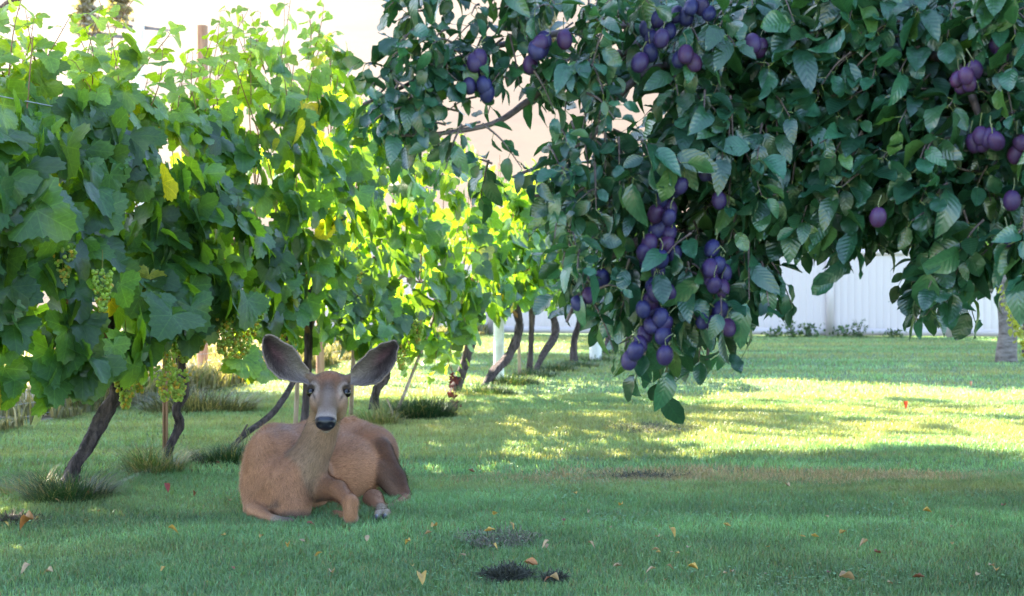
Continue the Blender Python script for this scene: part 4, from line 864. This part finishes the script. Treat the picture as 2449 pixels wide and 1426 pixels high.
# ears: cupped blades with thickness, a dark hollow and pale inner hair
def pxear(pts, D0, D1):
    return pts
EARS = [ # base-left/right margins from root to tip in photo pixels: (upper margin), (lower margin)
    ([(737, 884), (722, 866), (714, 852), (702, 832), (690, 824), (668, 812), (655, 802), (640, 797), (630, 800)], [(742, 920), (718, 915), (690, 911), (664, 903), (646, 887), (633, 868), (626, 846), (623, 824), (626, 806)], -1),
    ([(840, 886), (850, 872), (862, 863), (876, 847), (894, 833), (912, 822), (930, 815), (946, 812), (953, 815)], [(838, 918), (858, 922), (884, 921), (908, 914), (926, 900), (940, 880), (950, 860), (953, 842), (957, 826)], 1)]
FUR_src = []
for up_, low_, s in EARS:
    rt = (np.array(up_[0]) + np.array(low_[0])) / 2; up_ = [rt + (np.array(q) - rt) * .955 for q in up_]; low_ = [rt + (np.array(q) - rt) * .955 for q in low_]
    nu, nv = 34, 17; A = spline(np.array(up_, float), nu); Bq = spline(np.array(low_, float), nu); rows = []; cc = []
    for i in range(nu):
        t = i / (nu - 1)
        for j in range(nv):
            v = j / (nv - 1); q = A[i] * (1 - v) + Bq[i] * v
            q = q + (rng.normal(0, .7, 2) + (q - (A[i] + Bq[i]) / 2) * .025 * math.sin(t * 31 + v * 3)) * (j in (0, nv - 1)) 
            Dm = 5.862 - .03 * t; cup = .052 * math.sin(math.pi * v) ** .7 * math.sin(math.pi * min(1, t * .80 + .16)) ** .8
            rows.append(P(q[0], q[1], Dm + cup))
            inner = math.exp(-((v - .52) / .34) ** 2); edge = 1 - inner
            base_ = np.array([.050, .034, .038]) * (1 + .5 * float(noise2(np.array([t * 3.]), np.array([v * 3.]), 3, 5)[0])); c = base_ + np.array([.10, .035, .045]) * math.exp(-((t - .55) / .22) ** 2 - ((v - (.35 if s > 0 else .45)) / .2) ** 2)
            hair = max(0, min(1, .85 - t * 1.7 + .5 * (v - .5) * -1)) * .8; c = c * (1 - hair) + hair * np.array([.40, .34, .31]) 
            if j in (0, nv - 1): c = np.array([.30, .24, .22])
            cc.append(c * rng.uniform(.9, 1.1))
    Vf = np.array(rows); cf = np.array(cc); i = np.arange(nu - 1)[:, None] * nv + np.arange(nv - 1)[None]; Q = np.stack([i, i + 1, i + nv + 1, i + nv], -1).reshape(-1, 4)
    if s > 0: Q = Q[:, ::-1]
    en = np.cross(Vf[Q[:, 1]] - Vf[Q[:, 0]], Vf[Q[:, 2]] - Vf[Q[:, 0]]); 
    if en[:, 1].sum() > 0: Q = Q[:, ::-1]
    vg = np.zeros_like(Vf)
    en = nz(np.cross(Vf[Q[:, 1]] - Vf[Q[:, 0]], Vf[Q[:, 2]] - Vf[Q[:, 0]]))
    for k in range(4): np.add.at(vg, Q[:, k], en)
    vg = nz(vg); Vb = Vf - vg * .006; n0 = len(Vf)
    ring = np.concatenate([np.arange(nv), np.arange(1, nu) * nv + nv - 1, (nu - 1) * nv + np.arange(nv - 2, -1, -1), np.arange(nu - 2, 0, -1) * nv])
    rim = np.stack([ring, np.roll(ring, -1), np.roll(ring, -1) + n0, ring + n0], 1)
    DV.append(np.vstack([Vf, Vb])); DF4.append(np.vstack([Q, Q[:, ::-1] + n0, rim]) + off); DC.append(np.vstack([cf, np.tile([.30, .20, .15], (n0, 1))])); DMI.append(np.zeros(2 * len(Q) + len(rim), int)); off += 2 * n0
    flow = nz(np.gradient(Vf.reshape(nu, nv, 3), axis=0).reshape(-1, 3)); uu = np.tile(np.linspace(0, 1, nv), nu); tt = np.repeat(np.linspace(0, 1, nu), nv)
    # inner hair sweeps from the margins toward the hollow; rim fringe sticks out
    sweep = np.where(uu[:, None] < .5, 1, -1) * nz(np.gradient(Vf.reshape(nu, nv, 3), axis=1).reshape(-1, 3))
    FUR_src.append((Vf, vg, nz(flow + sweep * .6), cf * .95 + np.array([.07, .055, .052]) * np.clip(1 - tt * 1.25, 0, 1)[:, None], Q, .024, 4200, 1.1)); 
    fr = (uu == 0) | (uu == 1) | (tt > .97); k = np.where(fr)[0]; cen = Vf.mean(0); outd = nz(Vf[k] - cen)
    FUR_src.append((Vf[k], vg[k], nz(outd + flow[k] * .5), np.tile([.30, .25, .24], (len(k), 1)), None, .008, 1300, .2))
def strands(V, Nn, Fl, Cc, Q, ln, n, lift, wd=.0009):
    """fine tapering hairs lying along the flow"""
    if Q is not None:
        ar = np.linalg.norm(np.cross(V[Q[:, 2]] - V[Q[:, 0]], V[Q[:, 3]] - V[Q[:, 1]]), axis=1); q = rng.choice(len(Q), n, p=ar / ar.sum()); wv = rng.dirichlet([1, 1, 1, 1], n)[:, :, None]
        p = (V[Q[q]] * wv).sum(1); nr = nz((Nn[Q[q]] * wv).sum(1)); fl = (Fl[Q[q]] * wv).sum(1); c = (Cc[Q[q]] * wv).sum(1); L_ = (ln[Q[q]].mean(1) if isinstance(ln, np.ndarray) else ln)
    else:
        q = rng.integers(0, len(V), n); p = V[q] + rng.normal(0, .002, (n, 3)); nr = Nn[q]; fl = Fl[q]; c = Cc[q]; L_ = ln
    fl = nz(fl - (fl * nr).sum(1, keepdims=True) * nr + rng.normal(0, .22, (n, 3))); L_ = (L_ * rng.uniform(.55, 1.25, n))[:, None]
    s = nz(np.cross(fl, nr)) * wd * .5; a = p - nr * .001; m = p + fl * L_ * .5 + nr * L_ * lift * .30; e = p + fl * L_ + nr * L_ * lift * .42
    Vs = np.stack([a - s, a + s, m + s * .8, m - s * .8, e], 1).reshape(-1, 3); c = c * rng.normal(1, .34, (n, 1)).clip(.25, 2.0); tipc = c * 1.25
    Cs = np.stack([c * .8, c * .8, c, c, tipc], 1).reshape(-1, 3); o = (np.arange(n) * 5)[:, None]
    return Vs, o + np.array([0, 1, 2, 3]), o + np.array([3, 2, 4]), np.clip(Cs, .004, .95)
lnv = np.where(onhead, .0085, .023); lnv = np.where(onhead & (hl[:, 0] > .10), .004, lnv); nk = (V0[:, 2] < .33) & (V0[:, 1] < 5.85); lnv = np.where(nk & ~onhead, .024, lnv); lnv = np.where(V0[:, 2] < .06, .012, lnv)
skip = (leather) | (np.linalg.norm(V0[Q0[:, 0]] - EYE[0], axis=1) < .024) | (np.linalg.norm(V0[Q0[:, 0]] - EYE[1], axis=1) < .024) | (V0[Q0[:, 0], 2] < -.004) | (NV[Q0[:, 0], 1] > .75)
Qs = Q0[~skip]; hq = onhead[Qs[:, 0]]
FUR_src.append((V0, NV, FLW, COL, Qs[~hq], lnv, 150000, .46)); FUR_src.append((V0, NV, FLW, COL, Qs[hq], lnv, 42000, .30))
DF3 = []
for a in FUR_src:
    Vs, f4, f3, Cs = strands(*a); DV.append(Vs); DF4.append(f4 + off); DF3.append(f3 + off); DC.append(Cs); DMI.append(np.zeros(len(f4), int)); off += len(Vs)
# whiskers and lashes
wl = []
for s in (-1, 1):
    for k in range(8):
        b = H(rng.uniform(.235, .265), s * .044, rng.uniform(-.03, -.01)); wl.append((b, b + HM @ np.array([rng.uniform(-.01, .03), s * rng.uniform(.02, .05), rng.uniform(-.02, .01)]), .0004))
    for k in range(12):
        x = rng.uniform(-.02, .02); b = EYE[(s + 1) // 2] + HM @ np.array([-.016 - abs(x) * .1, x * .6, .014]); wl.append((b, b + HM @ np.array([-.004, s * .008, .012]), .0006))
tv, tf4, tf3, tc = [], [], [], []
DFW = []
for b, e, wdt in wl:
    V, F = tube(np.array([b, (b + e) / 2 + [0, 0, -.002], e]), [wdt, wdt * .8, wdt * .3], n=5, k=3); DV.append(V); DF4.append(F + off); DC.append(np.tile([.03, .025, .025], (len(V), 1))); DMI.append(np.zeros(len(F), int)); off += len(V)
def fur_mat():
    m, nt, out = new_mat('deer_coat'); L = nt.links.new; at = N(nt, 'ShaderNodeVertexColor', layer_name='Col'); geo = N(nt, 'ShaderNodeNewGeometry')
    no = N(nt, 'ShaderNodeTexNoise', i_Scale=220.0, i_Detail=3.0); L(geo.outputs['Position'], no.inputs['Vector']); col = mixc(nt, 1.0, at.outputs[0], mathn(nt, 'MULTIPLY_ADD', no.outputs[0], .8, .6), 'MULTIPLY')
    p = N(nt, 'ShaderNodeBsdfPrincipled', i_Roughness=.62); p.inputs['Specular IOR Level'].default_value = .15; L(col, p.inputs[0]); L(p.outputs[0], out.inputs[0])
    p.inputs['Sheen Weight'].default_value = .06; p.inputs['Sheen Roughness'].default_value = .5
    return m
def nose_mat():
    m, nt, out = new_mat('nose_leather'); L = nt.links.new; geo = N(nt, 'ShaderNodeNewGeometry'); vo = N(nt, 'ShaderNodeTexVoronoi', i_Scale=420.0); L(geo.outputs['Position'], vo.inputs['Vector'])
    bu = N(nt, 'ShaderNodeBump', i_Strength=.5, i_Distance=.001); L(vo.outputs[0], bu.inputs['Height']); p = N(nt, 'ShaderNodeBsdfPrincipled', i_Roughness=.28); p.inputs[0].default_value = (.012, .012, .022, 1); L(bu.outputs[0], p.inputs['Normal']); L(p.outputs[0], out.inputs[0]); return m
M_FUR = fur_mat(); M_NOSE = nose_mat()
DEER = thing('deer', (-.95, 6.1, 0), 'tan mule deer doe lying on the lawn facing the camera with big ears spread', 'deer')
mi = np.concatenate(DMI + [np.zeros(sum(len(f) for f in DF3), int)])
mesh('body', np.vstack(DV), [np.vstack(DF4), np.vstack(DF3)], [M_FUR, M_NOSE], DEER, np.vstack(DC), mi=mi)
me_, nt, out = new_mat('eye'); p = N(nt, 'ShaderNodeBsdfPrincipled', i_Roughness=.06); p.inputs[0].default_value = (.006, .004, .004, 1); nt.links.new(p.outputs[0], out.inputs[0])
mh, nt, out = new_mat('hoof_horn'); p = N(nt, 'ShaderNodeBsdfPrincipled', i_Roughness=.3); p.inputs[0].default_value = (.02, .02, .025, 1); nt.links.new(p.outputs[0], out.inputs[0])
for e in EYE:
    mb = MB(); mb.add(e + HM @ np.array([.002, 0, -.009]) + BALL2 * .0205, BALL2F); mb.build('eye', me_, DEER)
for hp in HOOF:
    mb = MB(); B = BALL2.copy(); B = B * [.0125, .026, .015]; B[:, 2] = np.maximum(B[:, 2], -.009); mb.add(hp + B + [0, -.048, .001], BALL2F); mb.build('hoof', mh, DEER)

# ------------------------------------------------------------------ grass clumps at the trunk feet
def tuft(c, rx, ry, n, h, col, dry, label, wd=.0019, lean=1.1, cat='grass clump', name='grass_tuft'):
    n = int(n * 1.35); t_ = np.sqrt(rng.random(n)); a = rng.uniform(0, 6.28, n); x = c[0] + np.cos(a) * rx * t_; y = c[1] + np.sin(a) * ry * t_
    hh = h * rng.uniform(.1, 1.0, n) ** 1.3 * (1.15 - .5 * t_) * (1 + .4 * np.sin(a * 3 + c[0] * 9) * t_); H = hh; dx, dy = np.cos(a) * t_ + rng.normal(0, .35, n), np.sin(a) * t_ + rng.normal(0, .35, n)
    ln = lean * H; z = lawn_z(x, y) - .01; s = 5; V = []; 
    side = np.column_stack([-dy, dx, dx * 0]); side = nz(side) * wd * (1 + c[1] * .03)
    for i in range(s):
        f = i / (s - 1); P_ = np.column_stack([x + dx * ln * f ** 1.8, y + dy * ln * f ** 1.8, z + H * (f - .28 * lean * f ** 3)])
        wv = (1 - f) ** .6
        V += [P_ - side * wv, P_ + side * wv]
    V = np.stack(V, 1).reshape(-1, 3); o = (np.arange(n) * 2 * s)[:, None]; F = np.concatenate([o + np.array([2 * i, 2 * i + 1, 2 * i + 3, 2 * i + 2]) for i in range(s - 1)])
    c3 = np.where(rng.random((n, 1)) < dry, np.array([[.30, .26, .13]]), np.array([col])) * rng.uniform(.55, 1.3, (n, 1))
    return tag(mesh(name, V, F, M_GRASS, None, np.repeat(c3, 2 * s, 0), smooth=False), label, cat, 'grass clumps along the vine row')
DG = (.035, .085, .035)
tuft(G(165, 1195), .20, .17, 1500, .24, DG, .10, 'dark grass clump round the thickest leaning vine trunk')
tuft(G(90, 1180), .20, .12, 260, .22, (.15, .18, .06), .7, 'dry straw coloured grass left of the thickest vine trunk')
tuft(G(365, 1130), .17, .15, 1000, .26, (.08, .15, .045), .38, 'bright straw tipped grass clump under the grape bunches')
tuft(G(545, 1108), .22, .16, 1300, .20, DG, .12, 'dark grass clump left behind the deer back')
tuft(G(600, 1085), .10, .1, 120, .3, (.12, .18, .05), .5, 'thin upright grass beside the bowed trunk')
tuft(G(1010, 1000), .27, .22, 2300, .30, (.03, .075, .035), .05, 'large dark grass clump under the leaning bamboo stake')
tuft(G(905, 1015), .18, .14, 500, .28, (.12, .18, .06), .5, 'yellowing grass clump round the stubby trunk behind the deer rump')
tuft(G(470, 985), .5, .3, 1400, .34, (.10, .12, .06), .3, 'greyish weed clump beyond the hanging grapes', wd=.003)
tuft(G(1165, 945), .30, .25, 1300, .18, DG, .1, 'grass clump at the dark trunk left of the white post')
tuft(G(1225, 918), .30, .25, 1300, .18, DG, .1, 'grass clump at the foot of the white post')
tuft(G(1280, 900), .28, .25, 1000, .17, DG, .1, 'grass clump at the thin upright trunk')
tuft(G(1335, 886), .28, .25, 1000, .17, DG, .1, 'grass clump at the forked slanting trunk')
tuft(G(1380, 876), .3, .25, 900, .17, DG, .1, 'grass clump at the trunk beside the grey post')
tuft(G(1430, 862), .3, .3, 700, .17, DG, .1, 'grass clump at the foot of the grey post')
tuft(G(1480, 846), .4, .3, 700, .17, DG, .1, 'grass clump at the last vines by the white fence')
for i, (px, h, n) in enumerate(((1850, .25, 120), (1895, .45, 160), (1935, .35, 200), (2020, .28, 160), (2055, .50, 120), (1720, .2, 120), (2140, .2, 140), (2300, .3, 160))):
    g = G(px, 806.5); g = g + [0, -.25, 0]; x = (px - PW / 2) * g[1] / FP
    h *= .75; n = n // 2; mb = MB(); k = n; pos = np.column_stack([x + rng.normal(0, .12, k), g[1] + rng.normal(0, .05, k), h * rng.random(k) ** 1.3])
    instance(mb, OVFAR, pos, rng.normal(0, .6, (k, 3)) + [0, 0, .5], rng.normal(0, .6, (k, 3)) + [0, -.4, .6], rng.uniform(.05, .10, k), np.array([.07, .12, .05]) * rng.uniform(.6, 1.4, (k, 1)))
    for j in range(3):
        V, F = tube(np.array([[x, g[1], 0], [x + rng.normal(0, .05), g[1], h * .6], [x + rng.normal(0, .1), g[1], h]]), [.006, .005, .003], n=6, k=4); mb.add(V, F, (.08, .1, .05))
    tag(mb.build('weed', M_TREEL), ['small weed at the fence foot, second left of its white post', 'tall thin weed at the fence foot just left of its white post', 'bushy weed touching the left side of the fence post', 'low weed at the fence foot right of its white post', 'tallest thin weed climbing the fence right of its post', 'tiny weed at the fence foot under the hanging plums', 'low weed at the middle of the right fence panel', 'weed at the fence foot behind the low plum branch'][i], 'weed', 'weeds along the white fence')
# grass clippings
M_CLIP = rough_mat('clippings', (.5, .5, .5), (1, 1, 1), 60, .9, .3, .003, vcol=True)
def clippings(c, rx, ry, n, hz, col, label, ln=.035):
    t_ = rng.random(n) ** .6; a = rng.uniform(0, 6.28, n); x = c[0] + np.cos(a) * rx * t_ * (1 + .25 * np.sin(a * 3)); y = c[1] + np.sin(a) * ry * t_; z = lawn_z(x, y) + .018 + hz * (1 - t_) * rng.random(n)
    d = nz(np.column_stack([rng.normal(size=n), rng.normal(size=n), rng.normal(0, .35, n)])) * (ln * rng.uniform(.5, 1.4, n))[:, None]; s = nz(np.cross(d, [0, 0, 1])) * .0016
    p = np.column_stack([x, y, z]); V = np.stack([p - s, p + s, p + d + s, p + d - s], 1).reshape(-1, 3); F = (np.arange(n) * 4)[:, None] + np.arange(4)
    tag(mesh('grass_clippings', V, F, M_CLIP, None, np.repeat(np.array(col) * rng.uniform(.4, 1.5, (n, 1)), 4, 0), smooth=False), label, 'grass clippings', 'piles of dried grass clippings')
clippings(G(1210, 1385), .085, .07, 1700, .035, (.06, .065, .045), 'dark pile of grass clippings at the bottom, with an orange leaf on its edge')
clippings(G(1325, 1392), .045, .03, 400, .015, (.06, .065, .045), 'small dark clippings just right of the dark pile')
clippings(G(1190, 1296), .17, .20, 800, .006, (.16, .14, .10), 'thin grey clippings strewn on the shaded grass above the dark pile')
clippings(G(1540, 1142), .26, .10, 600, .008, (.09, .08, .06), 'dark clippings along the edge of the browned strip')
clippings(G(1560, 1030), .35, .35, 1300, .015, (.10, .10, .06), 'clippings strewn in the sunlit part of the lawn')
clippings(G(1870, 934), .6, .35, 900, .02, (.06, .07, .05), 'dark clippings on the distant shaded lawn')
clippings(G(35, 1250), .12, .12, 900, .02, (.07, .05, .04), 'brown litter patch at the left edge of the lawn')

# ------------------------------------------------------------------ fallen leaves
def fleaf(px, py, size, col, name='fallen_leaf', curl=.7, flat=.16):
    r = rng; T = oval_leaf(int(r.integers(1e6)), 9, .30, .01); V, F, U = T; V = V.copy(); V[:, 1] -= .5
    c1 = r.uniform(.5, 1.8) * curl; V[:, 2] += c1 * V[:, 0] ** 2 * 3 + r.uniform(-.3, .6) * V[:, 1] ** 2 + .03 * np.sin(V[:, 1] * 20 + V[:, 0] * 9)
    a = r.uniform(0, 6.28); p_ = r.normal(0, flat); q_ = r.normal(0, flat)
    Rz = np.array([[math.cos(a), -math.sin(a), 0], [math.sin(a), math.cos(a), 0], [0, 0, 1]]); Rx = np.array([[1, 0, 0], [0, math.cos(p_), -math.sin(p_)], [0, math.sin(p_), math.cos(p_)]]); Ry = np.array([[math.cos(q_), 0, math.sin(q_)], [0, 1, 0], [-math.sin(q_), 0, math.cos(q_)]])
    V = V * size @ (Rz @ Rx @ Ry).T; V[:, 2] -= V[:, 2].min(); g = G(px, py); V += g + [0, 0, lawn_z(g[0], g[1]) + .032]
    return mesh(name, V, F, M_FALLEN, None, np.tile(np.array(col) * r.uniform(.8, 1.15), (len(V), 1)), U)
YEL, PAL, ORA, BRN, RED = (.50, .32, .085), (.42, .29, .17), (.38, .17, .065), (.22, .09, .05), (.32, .05, .035)
SPEC = [(1008, 1414, .075, YEL, 'yellow fallen leaf cut by the bottom frame edge'), (62, 1287, .085, ORA, 'large curled orange brown leaf near the left edge'), (400, 1192, .06, RED, 'crumpled red leaf on the grass left of the deer'), (1272, 1371, .075, ORA, 'orange leaf lying on the edge of the dark clippings pile'), (2166, 989, .08, RED, 'small dark red leaf out on the sunlit lawn'), (2196, 1401, .05, BRN, 'dark brown crumpled leaf low at the right'), (625, 1302, .035, YEL, 'bright yellow leaf on the grass just in front of the deer chest'), (390, 1384, .03, YEL, 'yellow leaf near the bottom, below the red crumpled leaf'), (1170, 1288, .055, YEL, 'pale golden leaf lying on the thin grey clippings'), (1738, 1270, .042, YEL, 'golden leaf alone in the middle of the shaded grass'), (1884, 1176, .04, PAL, 'pale leaf on the browned strip'), (2025, 1411, .075, PAL, 'largest pale leaf at the bottom right'), (15, 1275, .035, YEL, 'yellow leaf at the far left edge'), (975, 1322, .035, YEL, 'yellow leaf standing on edge, right below the deer hooves'), (2322, 932, .06, BRN, 'dark fallen leaf far out near the pale trunk')]
for px, py, s, c, lab in SPEC: tag(fleaf(px, py, s * .85, c), lab, 'leaf', 'fallen leaves on the lawn')
FY = [(1485, 1224), (1186, 1247), (1604, 1301), (1375, 1192), (1615, 1342), (1570, 1340), (2218, 1243), (2276, 1320), (2014, 1291), (1950, 1300), (1837, 1327), (535, 1300), (762, 1350), (1225, 1280), (988, 1371), (690, 1330), (415, 1297), (1040, 1276), (1650, 1378), (2382, 1385), (1180, 1330), (1920, 1300)]
FP_ = [(1022, 1296), (1407, 1241), (1571, 1303), (1412, 1330), (1313, 1328), (1568, 1334), (2162, 1257), (2066, 1324), (2272, 1278), (1602, 1383), (1480, 1375), (1582, 1413), (1735, 1393), (1752, 1391), (1600, 1340), (2341, 1394), (2370, 1375), (1980, 1252), (1310, 1330), (720, 1312), (790, 1395), (140, 1215), (550, 1215), (235, 1240), (1330, 1410), (1650, 1330), (1455, 1280), (2130, 1420), (60, 1390), (120, 1388), (880, 1310), (1105, 1345), (1560, 1390)]
FB = [(1980, 1390), (475, 1205), (1830, 1395), (740, 1275), (1310, 1413), (2100, 1340), (520, 1125), (1350, 1262), (1130, 1140), (560, 1380), (210, 1200), (2400, 1230)]
for lst, c, sz, lab in ((FY, YEL, .034, 'small yellow fallen leaf scattered on the shaded grass'), (FP_, PAL, .030, 'small pale buff fallen leaf scattered on the shaded grass'), (FB, BRN, .034, 'small brown fallen leaf scattered on the shaded grass')):
    for px, py in lst: tag(fleaf(px + rng.normal(0, 3), py, sz * rng.uniform(.6, 1.25), c), lab, 'leaf', 'fallen leaves on the lawn')
